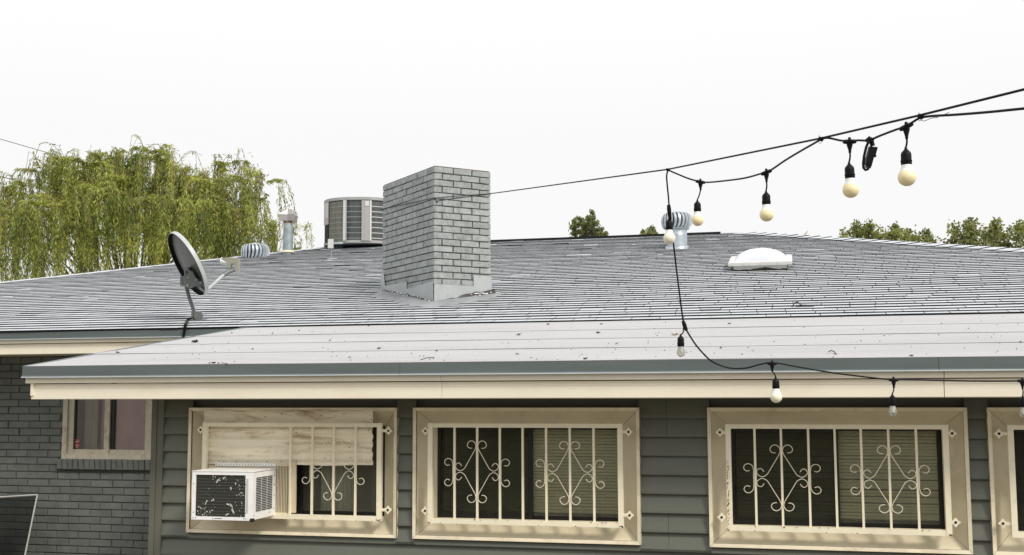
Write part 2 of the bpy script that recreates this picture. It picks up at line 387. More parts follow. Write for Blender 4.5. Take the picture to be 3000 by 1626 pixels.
# ---------------------------------------------------------------- main roof
deck = MB(); dz = -0.012
A = (XCL, YE, ZE + dz); B = (XCR, YE, ZE + dz); C_ = (XCR, 2 * YR - YE, ZE + dz); D_ = (XCL, 2 * YR - YE, ZE + dz)
E_ = (XHL, YR, ZR + dz); F_ = (XHR, YR, ZR + dz)
deck.add([A, B, C_, D_, E_, F_], [(0, 1, 5, 4)], 0)
deck.add([A, B, C_, D_, E_, F_], [(1, 2, 5), (2, 3, 4, 5), (3, 0, 4), (0, 3, 2, 1)], 1)
roof = deck.build('roof', [M['felt'], M['plain_roof']], house)

SL = math.hypot(1, MS); EXPO = 0.1385
n_c = int((YR - YE) * SL / EXPO)
ns = np.array([0, 1 / SL, MS / SL]); nn = np.array([0, -MS / SL, 1 / SL]); P0 = np.array([0, YE - 0.012, ZE])
CH_C = roof_pt(1271, 895)
def shingle_geo(x0, x1, x0t, x1t, s, s2, h, wob, sk):
    hb = 0.0035
    def pt(x, q, n_): return P0 + np.array([x, 0, 0]) + ns * q + nn * n_
    V = [pt(x0, s + wob, hb * 0.3), pt(x1, s + wob + sk, hb * 0.3), pt(x1t, s2, 0.0004), pt(x0t, s2, 0.0004),
         pt(x0, s + wob, h), pt(x1, s + wob + sk, h), pt(x1t, s2, 0.0022), pt(x0t, s2, 0.0022)]
    return V
SF = [(4, 5, 6, 7)]; SB = [(0, 1, 5, 4), (1, 2, 6, 5), (3, 0, 4, 7)]
cands = []
rs = random.Random(5)
for i in range(n_c + 1):
    s = i * EXPO; y0 = YE + s / SL; y1 = YE + (s + EXPO + 0.02) / SL
    if y0 > YR - 0.02: break
    y1 = min(y1, YR)
    xl, xr = XCL + (y0 - YE), XCR - (y0 - YE); xlt, xrt = XCL + (y1 - YE), XCR - (y1 - YE)
    x = xl + rs.uniform(-0.2, 0)
    base = rs.uniform(-0.0015, 0.0015)
    while x < xr:
        L = rs.choice([rs.uniform(0.17, 0.25), rs.uniform(0.19, 0.24), rs.uniform(0.24, 0.36), rs.uniform(0.05, 0.10)] if rs.random() < 0.3 else [rs.uniform(0.19, 0.24)])
        gap = rs.choice([0.002, 0.005, 0.0065, 0.007])
        a, b = max(x, xl), min(x + L - gap, xr)
        x += L
        if b - a < 0.01: continue
        fw = lambda q_: base + 0.005 * math.sin(0.9 * q_ + i * 1.7) + 0.002 * math.sin(2.7 * q_ + i * 3.1)
        wob = fw(a) + (rs.uniform(-.006, .006) if rs.random() < .02 else 0)
        h = 0.0138 + 0.0012 * math.sin(a * 1.3 + i * 2.1) + rs.uniform(-.0004, .0004) + (rs.choice([-.004, .003]) if rs.random() < .03 else 0)
        at, bt = max(a, xlt), min(b, xrt)
        if bt <= at: at = bt = (a + b) / 2
        cands.append((i, a, b, at, bt, s, (y1 - YE) * SL, h, wob, fw(b) - fw(a) + rs.uniform(-0.0006, 0.0006)))
def px_of(p):
    q = np.array(p) - CAM; d = q @ CF
    return 1500 + FPX * (q @ CR) / d, 813 - FPX * (q @ CU) / d, d
near = []
rest = MB()
for c in cands:
    u, v_, d = px_of(P0 + np.array([(c[1] + c[2]) / 2, 0, 0]) + ns * c[5])
    occl = c[0] < 1 and False
    if -40 < u < 3040 and v_ < 985: near.append((c[2] - c[1]) * EXPO / d ** 3 if True else 0)
    else: near.append(0)
order = sorted(range(len(cands)), key=lambda k: -near[k])[:296]
pick = set(order)
for k, c in enumerate(cands):
    V = shingle_geo(*c[1:])
    if k in pick:
        b_ = MB(); b_.add(V, SF, 0); b_.add(V, [], 0)
        o_ = len(b_.v) - 8
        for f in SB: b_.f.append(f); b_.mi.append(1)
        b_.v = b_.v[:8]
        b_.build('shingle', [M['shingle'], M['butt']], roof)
    else:
        o_ = len(rest.v); rest.v += [tuple(p) for p in V]
        for f in SF: rest.f.append(tuple(q + o_ for q in f)); rest.mi.append(0)
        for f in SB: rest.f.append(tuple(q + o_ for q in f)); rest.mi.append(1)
rest.build('shingles', [M['shingle'], M['butt']], roof, kind='stuff')

# hip cap shingles, right and left, each a folded piece
def hip_caps(x_top, sx, n, step, start, wid, h):
    top = np.array([x_top, YR, ZR]); dv = np.array([sx, -1, -MS]); ln = np.linalg.norm(dv); dv = dv / ln
    fr = np.array([-sx * 1.0, 0, 0.0])                     # in the front plane, level
    wf = np.array([-sx * 0.7071, 0.0, 0.0]) + ns * -0.0; 
    ff = np.array([-sx, 0, 0]) - dv * np.dot(np.array([-sx, 0, 0]), dv); ff /= np.linalg.norm(ff)      # across, down the front plane
    sd = np.array([0, 1.0, 0]) - dv * np.dot(np.array([0, 1.0, 0]), dv); sd /= np.linalg.norm(sd)       # across, down the side plane
    for k in range(n):
        t0 = start + k * step
        b_ = MB(); j = rs.uniform(-0.006, 0.006); hh = h + rs.uniform(-0.002, 0.003)
        up = np.array([0, 0, 1.0])
        p0 = top + dv * (t0 + j); p1 = top + dv * (t0 + step * 1.18)
        lo, hi = 0.009, hh
        V = [p0 + ff * wid + up * (lo + .006), p0 + up * (lo + .010), p0 + sd * wid + up * lo,
             p1 + ff * wid + up * hi, p1 + up * (hi + .006), p1 + sd * wid + up * hi]
        W = [p + np.array([0, 0, -0.010]) for p in V]
        b_.add(V + W, [(0, 3, 4, 1), (1, 4, 5, 2)], 0)
        for f in [(3, 9, 10, 4), (4, 10, 11, 5), (0, 6, 9, 3), (2, 5, 11, 8)]: b_.f.append(f); b_.mi.append(1)  # black edge faces also stand in for the shadow line beneath each cap
        b_.build('hip_cap', [M['shingle'], M['butt']], roof)
hip_caps(XHR, 1, 40, 0.205, 0.0, 0.23, 0.024)
hip_caps(XHL, -1, 34, 0.29, 0.0, 0.12, 0.013)
# ridge caps to the right of the dark ridge strip, and the dark strip with its pale top
xs0 = at_y(1010, 720, YR)[0]; xs1 = at_y(2112, 686, YR)[0]
for k in range(6):
    x = xs1 + k * (XHR - xs1) / 6; b_ = MB()
    b_.prism_x([(YR - .12, ZR - .012), (YR - .12, ZR - .004), (YR, ZR + .026 - (k % 2) * .004), (YR + .12, ZR - .004), (YR + .12, ZR - .012)], x, x + (XHR - xs1) / 6 - .003)
    b_.build('ridge_cap', M['shingle'], roof)
x = XHL; 
while x < xs0 - 0.05:
    b_ = MB(); L = 0.28
    b_.prism_x([(YR - .12, ZR - .012), (YR - .12, ZR - .004), (YR, ZR + .028), (YR + .12, ZR - .004), (YR + .12, ZR - .012)], x, min(x + L - .004, xs0))
    b_.build('ridge_cap', M['shingle'], roof); x += L
b_ = MB(); b_.prism_x([(YR - .03, ZR - .02), (YR - .035, ZR + .030), (YR + .5, ZR + .030), (YR + .5, ZR - .02)], xs0, xs1)
b_.build('ridge_edge', M['butt'], roof, label='black edge strip along the roof ridge')
b_ = MB(); b_.prism_x([(YR - .045, ZR + .031), (YR - .045, ZR + .052), (YR + .5, ZR + .052), (YR + .5, ZR + .031)], xs0, xs0 + 0.95)
b_.build('ridge_patch', M['rolled'], roof)

# ---------------------------------------------------------------- eave: metal edge and cream boards
def eave(y, ztop, segs_metal, segs_board, par, back=0.14):
    for (a, b) in segs_metal:
        q = MB()
        q.prism_x([(y, ztop), (y - .004, ztop - .058), (y - .014, ztop - .066), (y - .012, ztop - .069), (y + .004, ztop - .060), (y + .03, ztop - .004)], a, b, 0)
        q.build('metal_drip_edge', M['drip'], par)
        q = MB(); q.prism_x([(y - .0145, ztop - .0655), (y - .018, ztop - .0725), (y - .010, ztop - .0725), (y - .008, ztop - .0665)], a, b)
        q.build('drip_lip', M['drip_lip'], par)
    for (a, b) in segs_board:
        q = MB()
        q.prism_x([(y + .010, ztop - .070), (y + .010, ztop - .1065), (y + .016, ztop - .1085), (y + .05, ztop - .1085), (y + .05, ztop - .070)], a, b)
        q.build('fascia_moulding', M['cream'], par)
        a += .030 if a > XRK and a < XRK + .1 else 0
        q = MB(); z = ztop - .1135; zb = ztop - (ZGT - ZFB)
        q.prism_x([(y + .034, z), (y + .034, z - .018), (y + .030, z - .020), (y + .030, z - .026), (y + .032, z - .028), (y + .032, zb + .004), (y + .036, zb), (y + .065, zb), (y + .065, z)], a, b)
        q.build('fascia_board', M['cream'], par)
j1 = at_y(1172, 1075, YF)[0]; j2 = at_y(2750, 1065, YF)[0]; k1 = at_y(1290, 1130, YF)[0]; k2 = at_y(2768, 1130, YF)[0]
xfl = at_y(60, 1120, YF)[0]
eave(YF, ZGT, [(XRK, j1 - .001), (j1 + .001, j2 - .001), (j2 + .001, XEX)], [(XRK + .016, k1 - .0012), (k1 + .0012, k2 - .002), (k2 + .002, XEX)], house)
eave(YE, ZE - .004, [(XCL, XRK + 1.2)], [(XCL, at_y(125, 1000, YE)[0] - .001), (at_y(125, 1000, YE)[0] + .001, XRK + .3)], house)
# recess the lower board at the left end like the photo: end return
q = MB(); q.box(XRK + .02, XRK + .04, YF + .05, YE + .4, ZGT - .17, ZGT - .075)
# rake board follows the slope
def rake(x, y0, y1):
    q = MB(); P = []
    for (yy) in (y0, y1):
        zt = zporch(yy)
        P += [(x, yy, zt - .19), (x + .02, yy, zt - .19), (x + .02, yy, zt - .006), (x, yy, zt - .006)]
    q.add(P, [(0, 1, 2, 3), (7, 6, 5, 4), (0, 4, 5, 1), (1, 5, 6, 2), (2, 6, 7, 3), (3, 7, 4, 0)])
    return q
rake(XRK + .048, YF + .02, YE + .02).build('rake_board', M['cream'], house)
q = MB(); P = []
for yy in (YF, YE + .05):
    zt = zporch(yy) + .003; P += [(XRK - .004, yy, zt - .06), (XRK, yy, zt - .06), (XRK + .03, yy, zt), (XRK - .004, yy, zt + .003)]
q.add(P, [(0, 1, 2, 3), (7, 6, 5, 4), (0, 4, 5, 1), (1, 5, 6, 2), (2, 6, 7, 3), (3, 7, 4, 0)])
q.build('rake_metal_edge', M['drip'], house)
# soffits
q = MB(); q.box(XRK + .05, XEX, YF + .065, YB + .2, ZFB + .004, ZFB + .012); q.build('soffit', M['soffit'], house)
q = MB(); q.box(XCL, XRK + .03, YE + .066, YB + .3, ZEB + .004, ZEB + .012); q.build('soffit', M['soffit'], house)

# ---------------------------------------------------------------- extension roof: wide lapped strips
yj = [YF + .001] + [porch_pt(1700, v)[1] for v in (1021, 993, 968)] + [YE + .10]
pr = MB(); pr.add([(XRK + .01, YF + .01, zporch(YF + .01) - .008), (XEX, YF + .01, zporch(YF + .01) - .008), (XEX, YE + .1, zporch(YE + .1) - .008), (XRK + .01, YE + .1, zporch(YE + .1) - .008)], [(0, 1, 2, 3)])
proof = pr.build('extension_roof', M['felt'], house)
for k in range(4):
    q = MB(); nx = 90; ya, yb = yj[k], min(yj[k + 1] + .06, YE + .11); P = []
    r_ = random.Random(k)
    ph = [r_.uniform(0, 6) for _ in range(4)]
    for i in range(nx + 1):
        x = XRK + .002 + (XEX - XRK) * i / nx
        wv = 0 if k == 0 else .007 * math.sin(x * .8 + ph[0]) + .004 * math.sin(x * 2.3 + ph[1])
        hv = .004 + .0022 * max(0, math.sin(x * 1.9 + ph[2]))
        P += [(x, ya + wv, zporch(ya + wv) + .0006), (x, ya + wv, zporch(ya + wv) + hv), (x, (ya + yb) / 2, zporch((ya + yb) / 2) + .0022), (x, yb, zporch(yb) + .0008)]
    F = []; mi = []
    for i in range(nx):
        a = i * 4; b2 = a + 4
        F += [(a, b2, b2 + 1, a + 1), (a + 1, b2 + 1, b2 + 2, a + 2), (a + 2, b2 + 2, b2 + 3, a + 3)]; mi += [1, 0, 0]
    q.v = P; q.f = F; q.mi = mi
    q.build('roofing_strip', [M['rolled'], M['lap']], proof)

# ---------------------------------------------------------------- siding wall of the extension
XC0 = at_y(447, 1400, YW)[0]
wins = [(-3.926, -2.465), (-2.358, -0.923), (-0.518, 0.934), (1.039, 2.49)]
WZT, WZB = CZ - 0.0935, CZ - 0.9073
# inner openings (hidden behind the rim and surround)
def inner(x0, x1): return x0 + .105, x1 - .105, WZB + .085, WZT - .115
sw = MB(); yb_ = YW + .035
xs = [XC0] + [v for (a, b) in wins for v in (a + .03, b - .03)] + [XEX]
sw.box(XC0, XEX, yb_, yb_ + .09, 0, WZB + .03); sw.box(XC0, XEX, yb_, yb_ + .09, WZT - .03, ZFB + .003)
for k in range(0, len(xs), 2): sw.box(xs[k], xs[k + 1], yb_, yb_ + .09, WZB + .03, WZT - .03)
sw.box(XC0, XC0 + .09, yb_ + .09, YB + .1, 0, ZFB + .003)
sw.box(XEX - .09, XEX, yb_ + .09, YB + .1, 0, ZFB + .003)
swall = sw.build('siding_wall', M['siding'], house)
zl = [at_y(1957, v, YW - .016)[2] for v in (1280.2, 1335.3, 1391.4, 1447.1, 1504, 1560.7, 1618)]
pitch = (zl[0] - zl[-1]) / 6
rows = []
k = 2
while True:
    zb = zl[0] + pitch * k
    if zb > ZFB: k -= 1; continue
    break
XB0 = at_y(481, 1400, YW)[0]
def board(x0, x1, zb, lim=None):
    zt = min(zb + pitch + .006, ZFB - .001)
    if lim is not None: zt = min(zt, lim)
    if x1 - x0 < .02: return
    q = MB()
    q.prism_x([(YW + .004, zb + .003), (YW - .021, zb), (YW - .024, zb + .005), (YW - .0225, min(zb + .018, zt - .004)), (YW - .004, min(zb + pitch * .8, zt - .002)), (YW + .004, zt), (YW + .012, zt), (YW + .012, zb + .004)], x0, x1)
    q.build('siding_board', M['siding'], swall)
jt = at_y(1957, 1400, YW)[0]; jt2 = at_y(1197, 1615, YW)[0]
zmax_row = k
for r in range(zmax_row, -17, -1):
    zb = zl[0] + pitch * r
    if zb < .15: break
    top = zb + pitch
    if zb > WZT - .01 :            # above windows, hardly seen
        board(XB0 - .005, XEX, zb); continue
    if top < WZB + .02 or zb < WZB - .05:
        if top < WZB + .04:
            cuts = [XB0 - .005, XEX]
            if (r % 3) == 0: cuts = [XB0 - .005, jt2, XEX]
            elif (r % 3) == 1: cuts = [XB0 - .005, jt - 1.9, jt + .7, XEX]
            for a, b in zip(cuts[:-1], cuts[1:]): board(a + .0006, b - .0012, zb)
            continue
    if zb < WZB and top >= WZB + .02: board(XB0 - .005, XEX, zb, WZB + .012)
    seg = [(XB0 - .005, wins[0][0] + .01), (wins[0][1] - .01, wins[1][0] + .01), (wins[1][1] - .01, wins[2][0] + .01), (wins[2][1] - .01, wins[3][0] + .01), (wins[3][1] - .01, XEX)]
    for n_, (a, b) in enumerate(seg):
        if n_ == 2 and r in (1, 0, -5, -6):
            board(a, jt - .0008, zb); board(jt + .0008, b, zb)
        else: board(a, b, zb)
q = MB(); xm = at_y(462, 1400, YW)[0]
q.box(XC0, xm, YW - .032, YW + .035, .1, ZFB + .002); q.box(xm + .001, XB0, YW - .027, YW + .0345, .1, ZFB + .002)
q.box(XC0 - .0015, XC0 + .018, YW + .036, YW + .09, .1, ZFB)
q.build('corner_board', M['corner'], house)

# ---------------------------------------------------------------- extension windows
def trap_frame(mb, ox0, ox1, oz0, oz1, oy, ix0, ix1, iz0, iz1, iy, which):
    O = [(ox0, oy, oz0), (ox1, oy, oz0), (ox1, oy, oz1), (ox0, oy, oz1)]
    I = [(ix0, iy, iz0), (ix1, iy, iz0), (ix1, iy, iz1), (ix0, iy, iz1)]
    k = which; g_ = .0012
    a, b = np.array(O[k]), np.array(O[(k + 1) % 4]); c, d = np.array(I[(k + 1) % 4]), np.array(I[k])
    u = (b - a) / np.linalg.norm(b - a)
    a = a + u * g_; d = d + u * g_; b = b - u * g_; c = c - u * g_
    bk = np.array([0, .012, 0])
    mb.add([a, b, c, d, a + bk, b + bk, c + bk, d + bk], [(0, 1, 2, 3), (4, 7, 6, 5), (0, 4, 5, 1), (1, 5, 6, 2), (2, 6, 7, 3), (3, 7, 4, 0)])
def ext_window(idx, slat_l, slat_r, op):
    x0, x1 = wins[idx]
    ix0, ix1, iz0, iz1 = op
    wlab = ['window behind the corrugated sheet and air conditioner', 'window with cream blind in its right half', 'wide window right of the siding gap, blinds in both halves', 'window cut off by the right edge of the picture'][idx]
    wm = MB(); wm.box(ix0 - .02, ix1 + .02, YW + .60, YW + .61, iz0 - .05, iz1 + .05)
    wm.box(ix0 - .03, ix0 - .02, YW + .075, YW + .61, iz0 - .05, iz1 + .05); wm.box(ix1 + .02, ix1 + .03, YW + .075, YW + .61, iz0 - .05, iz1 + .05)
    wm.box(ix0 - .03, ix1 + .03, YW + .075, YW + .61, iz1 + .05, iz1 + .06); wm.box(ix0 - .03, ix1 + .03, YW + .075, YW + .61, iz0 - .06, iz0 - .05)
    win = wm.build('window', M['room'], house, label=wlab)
    # raised rim, four mitred pieces
    for k in range(4):
        q = MB(); t = .021
        trap_frame(q, x0, x1, WZB, WZT, YW - .040, x0 + t, x1 - t, WZB + t, WZT - t, YW - .036, k)
        # outer return
        c = [(x0, WZB), (x1, WZB), (x1, WZT), (x0, WZT)]
        a, b = c[k], c[(k + 1) % 4]
        q.add([(a[0], YW - .040, a[1]), (b[0], YW - .040, b[1]), (b[0], YW + .02, b[1]), (a[0], YW + .02, a[1])], [(3, 2, 1, 0)])
        c = [(x0 + t, WZB + t), (x1 - t, WZB + t), (x1 - t, WZT - t), (x0 + t, WZT - t)]
        a, b = c[k], c[(k + 1) % 4]
        q.add([(a[0], YW - .036, a[1]), (b[0], YW - .036, b[1]), (b[0], YW + .0, b[1]), (a[0], YW + .0, a[1])], [(0, 1, 2, 3)])
        q.build('frame_rim', M['rim'], win)
    for k in range(4):
        q = MB(); t = .021
        trap_frame(q, x0 + t, x1 - t, WZB + t, WZT - t, YW - .010, ix0, ix1, iz0, iz1, YW + .050, k)
        q.build('surround_panel', M['trim'], win)
    # dark bronze sash frames
    xm_ = ix0 + (ix1 - ix0) * .505
    q = MB(); f = .022
    for (a, b, yy) in ((ix0 - .004, xm_ + .018, YW + .062), (xm_ - .012, ix1 + .004, YW + .085)):
        q.box(a, b, yy, yy + .02, iz0 - .004, iz0 + f); q.box(a, b, yy, yy + .02, iz1 - f, iz1 + .004)
        q.box(a, a + f * 1.1, yy, yy + .02, iz0 + f, iz1 - f); q.box(b - f * 1.1, b, yy, yy + .02, iz0 + f, iz1 - f)
    q.build('sash', M['bronze'], win)
    q = MB(); q.box(ix0 + f, xm_, YW + .070, YW + .0715, iz0 + f, iz1 - f); q.build('pane', G_scr, win)
    q = MB(); q.box(xm_, ix1 - f, YW + .094, YW + .0955, iz0 + f, iz1 - f); q.build('pane', G_dark, win)
    sp = .0192
    def slats(a, b, droop=0):
        z = iz1 - .03; n = 0; me = None
        w_ = b - a
        q = MB()
        q.add([(a, .0065, -.0075), (b, .0065, -.0075), (b, -.0035, -.001), (a, -.0035, -.001), (a, -.0070, .0130), (b, -.0070, .0130)],
              [(0, 1, 2, 3), (3, 2, 5, 4)])
        rt = root_of(win)
        q.v = [(p[0] - rt[0], p[1], p[2]) for p in q.v]
        me = q.mesh('slat', M['slat'])
        while z > iz0 + .03:
            s_ = D.objects.new('slat', me); COL.objects.link(s_); s_.parent = win
            s_.location = (0, YW + .108 - rt[1] + random.uniform(-.0004, .0004), z - rt[2]); s_.rotation_euler = (random.uniform(-.025, .025), random.uniform(-.0015, .0015), 0)
            z -= sp
    if slat_l: slats(ix0 + .03, xm_ - .01)
    if slat_r: slats(xm_ + .015, ix1 - .025)
    return win
# grille rectangles (front plane 7 cm proud of the wall)
YG = YW - .075
def grect(pl, pr_, pt, pb):
    a = at_y(pl, (pt + pb) / 2, YG)[0]; b = at_y(pr_, (pt + pb) / 2, YG)[0]
    m_ = (pl + pr_) / 2
    return a, b, at_y(m_, pb, YG)[2], at_y(m_, pt, YG)[2]
GR = [grect(591, 1117, 1238, 1520), grect(1253, 1825, 1238.5, 1538), grect(2128, 2784, 1246, 1564), None]
gx = at_y(2958, 1400, YG)[0]; GR[3] = (gx, gx + (GR[2][1] - GR[2][0]), GR[2][2], GR[2][3])
GZ0 = (GR[1][2] + GR[2][2]) / 2; GZ1 = (GR[1][3] + GR[2][3]) / 2
GR = [(a, b, GZ0 if i else GZ0 + .004, GZ1) for i, (a, b, c, d) in enumerate(GR)]
OPS = [(g_[0] + .022, g_[1] - .022, GZ0 + .022, GZ1 - .02) for g_ in GR]
ww = [ext_window(0, False, False, OPS[0]), ext_window(1, True, True, OPS[1]), ext_window(2, True, True, OPS[2]), ext_window(3, False, False, OPS[3])]
# soft curtains in the darker halves
def drape(par, a, b, y, z0, z1, m_):
    q = MB(); n = 26; P = []
    for i in range(n + 1):
        x = a + (b - a) * i / n; yy = y + .012 * math.sin(i * 1.7) + random.uniform(-.002, .002)
        P += [(x, yy, z0), (x, yy, z1)]
    q.add(P, [(2 * i, 2 * i + 2, 2 * i + 3, 2 * i + 1) for i in range(n)]); return q.build('curtain', m_, par)
o1 = OPS[0]; drape(ww[0], o1[0] + .72, o1[0] + .94, YW + .16, o1[2], o1[3], M['drape'])
o1 = OPS[1]; pass

# ---------------------------------------------------------------- grilles
def smooth_curve(pts, n=5):
    P = [np.array(p, float) for p in pts]; out = []
    P = [2 * P[0] - P[1]] + P + [2 * P[-1] - P[-2]]
    for i in range(1, len(P) - 2):
        for k in range(n):
            t = k / n
            out.append(.5 * ((2 * P[i]) + (-P[i - 1] + P[i + 1]) * t + (2 * P[i - 1] - 5 * P[i] + 4 * P[i + 1] - P[i + 2]) * t * t + (-P[i - 1] + 3 * P[i] - 3 * P[i + 1] + P[i + 2]) * t ** 3))
    out.append(P[-2]); return out
SCR = [(-42, -202), (-62, -203), (-80, -216), (-83, -236), (-69, -258), (-46, -266), (-22, -254), (-9, -226), (-16, -192), (-50, -130), (-94, -52), (-112, -24), (-144, -7), (-172, -17), (-188, -42), (-178, -66), (-154, -73), (-133, -48)]
SIDE = [(-239, -56), (-262, -52), (-282, -70), (-278, -98), (-250, -112), (-222, -98), (-211, -66), (-211, 0), (-211, 72), (-222, 108), (-250, 126), (-277, 114), (-284, 90), (-264, 68), (-238, 76)]
def grille(i, bars, diamonds, label, brackets, group='cream iron grilles on the window row'):
    x0, x1, z0, z1 = GR[i]
    t = thing('window_grille', label, 'window grille', (x0, YG, z0), group)
    w_ = .031
    for (a, b, c, d, ov) in ((x0, x0 + w_, z0, z1, .002), (x1 - w_, x1, z0, z1, .002), (x0 + w_, x1 - w_, z1 - .026, z1 - .001, 0), (x0 + w_, x1 - w_, z0, z0 + .030, 0)):
        q = MB(); q.box(a, b, YG - ov, YG + .026, c, d); q.build('frame_rail', M['grille'], t)
    for bx in bars:
        q = MB(); q.box(bx - .0065, bx + .0065, YG + .006, YG + .019, z0 + .030, z1 - .026); q.build('bar', M['grille'], t)
    for (bl, bc, br, zc) in diamonds:
        sc = (br - bl) / 2 / 199.0; szc = .00071
        for sx in (1, -1):
            for sz in (1, -1):
                q = MB(); pts = [(bc + sx * px * sc, YG + .002, zc - sz * py * szc) for px, py in smooth_curve(SCR)]
                q.tube(pts, .0022, 6); q.build('scroll', M['scroll'], t)
            q = MB(); pts = [(bc + sx * px * sc, YG + .002, zc - py * szc) for px, py in smooth_curve(SIDE)]
            q.tube(pts, .0022, 6); q.build('scroll', M['scroll'], t)
    for (side, zz, long_) in brackets:
        xe = x0 if side < 0 else x1
        q = MB(); L = long_
        q.box(*sorted((xe, xe + side * L)), YG + .006, YG + .011, zz - .009, zz + .009)
        c = np.array([xe + side * (L + .014), YG + .004, zz])
        poly = []
        for k in range(32):
            th = 2 * math.pi * k / 32
            r = .0165 + .0032 * math.cos(4 * th) + .0016 * math.cos(8 * th); poly.append((r * 1.25 * math.cos(th), r * 1.25 * math.sin(th)))
        q.prism(poly, c, (1, 0, 0), (0, 0, 1), (0, 1, 0), .006)
        q.tube([c + np.array([0, .006, 0]), c + np.array([0, YW + .03 - YG, 0])], .007, 8)
        br_ = q.build('hinge_bracket', M['grille'], t)
        q = MB(); q.tube([c + np.array([0, -.003, 0]), c + np.array([0, .002, 0])], .0075, 12); q.build('bolt', M['dark'], br_)
    return t
def bx(px, py=1390): return at_y(px, py, YG + .01)[0]
zc = at_y(1398, 1382, YG)[2]
g1b = [bx(850), bx(914), bx(977), bx(1041)]
zb1 = at_y(1126, 1262, YG)[2]; zb2 = at_y(1126, 1494, YG)[2]
grille(0, g1b, [(g1b[1], g1b[2], g1b[3], at_y(977, 1377, YG)[2])], 'cream iron grille around the air conditioner, bars only in its right half',
       [(1, zb1, .030), (1, zb2, .030), (-1, zb1, .004)])
g2b = [bx(v) for v in (1331.5, 1398, 1464.5, 1531.5, 1600.5, 1670, 1740)]
grille(1, g2b, [(g2b[0], g2b[1], g2b[2], zc), (g2b[4], g2b[5], g2b[6], zc)], 'cream iron grille with two scroll diamonds, first window right of the air conditioner',
       [(-1, zb1, .004), (-1, zb2, .004), (1, zb1, .022), (1, zb2, .022)])
g3b = [bx(v, 1400) for v in (2213.5, 2291, 2371, 2449, 2526, 2606.5, 2688)]
zc3 = at_y(2290, 1400, YG)[2]
grille(2, g3b, [(g3b[0], g3b[1], g3b[2], zc3), (g3b[4], g3b[5], g3b[6], zc3)], 'cream iron grille with two scroll diamonds and flaking paint down its left rail',
       [(-1, zb1, .018), (-1, zb2, .018), (1, zb1, .006), (1, zb2, .006)])
w4 = GR[3]; sp4 = (w4[1] - w4[0]) / 8
g4b = [w4[0] + sp4 * k for k in range(1, 8)]
grille(3, g4b, [(g4b[0], g4b[1], g4b[2], zc3), (g4b[4], g4b[5], g4b[6], zc3)], 'cream iron grille at the right edge of the picture, mostly cut off',
       [(-1, zb1, .030), (-1, zb2, .030)])
ax_lim = at_y(760, 1500, YG)[0]
# flaking marks on the left rail of the third grille
q = MB(); r_ = random.Random(3)
for k in range(60):
    x = GR[2][0] + r_.uniform(.003, .014); z = GR[2][2] + .02 + (GR[2][3] - GR[2][2]) * .62 * r_.random() ** .9; s = r_.uniform(.0012, .0030)
    q.add([(x - s, YG - .0045, z - s * 1.8), (x + s * .6, YG - .0045, z - s), (x + s, YG - .0045, z + s * 2.0), (x - s * .4, YG - .0045, z + s * 1.3)], [(0, 1, 2, 3)])
grs = sorted([o for o in D.objects if o.name.startswith('window_grille')], key=lambda o: o.name)
q.build('paint_flakes', M['rust'], grs[2], kind='stuff')
for gi in range(3):
    x0_, x1_, z0_, z1_ = GR[gi]; q = MB()
    for k in range(34):
        if k < 12: x = x1_ - abs(r_.gauss(0, .012)) - .003; z = z0_ + abs(r_.gauss(0, .006))
        elif k < 17: x = x0_ + abs(r_.gauss(0, .010)); z = z0_ + abs(r_.gauss(0, .004))
        else: x = r_.uniform(x0_ + .03, x1_ - .03); z = z0_ + r_.choice([.001, .027]) + r_.uniform(-.001, .002)
        if gi == 0 and x < ax_lim: continue
        s = r_.uniform(.0012, .0035)
        q.add([(x - s * 1.5, YG - .0035, z - s * .6), (x + s, YG - .0035, z - s * .8), (x + s * 1.4, YG - .0035, z + s * .7), (x - s * .5, YG - .0035, z + s)], [(0, 1, 2, 3)])
    q.build('rust_chips', M['rust'], grs[gi], kind='stuff')

# ---------------------------------------------------------------- brick helper
def brick_mesh(L, H, Dp, seed, name='brick', j=.0012, bev=.004):
    r = random.Random(seed); q = MB()
    J = lambda: r.uniform(-j, j)
    hx, hz = L / 2, H / 2
    bk = [(-hx, Dp, -hz), (hx, Dp, -hz), (hx, Dp, hz), (-hx, Dp, hz)]
    md = [(-hx + J(), bev + J() * .5, -hz + J()), (hx + J(), bev, -hz + J()), (hx + J(), bev, hz + J()), (-hx + J(), bev, hz + J())]
    b = bev * .9
    fr = [(-hx + b + J(), J(), -hz + b + J()), (J(), J() * .8, -hz + b * .8 + J()), (hx - b + J(), J(), -hz + b + J()),
          (hx - b + J(), J(), hz - b + J()), (J(), J() * .8, hz - b * .8 + J()), (-hx + b + J(), J(), hz - b + J())]
    q.add(bk + md + fr, [(0, 3, 2, 1), (0, 1, 5, 4), (1, 2, 6, 5), (2, 3, 7, 6), (3, 0, 4, 7),
                         (4, 5, 10, 9, 8), (5, 6, 11, 10), (6, 7, 13, 12, 11), (7, 4, 8, 13), (8, 9, 12, 13), (9, 10, 11, 12)])
    return q

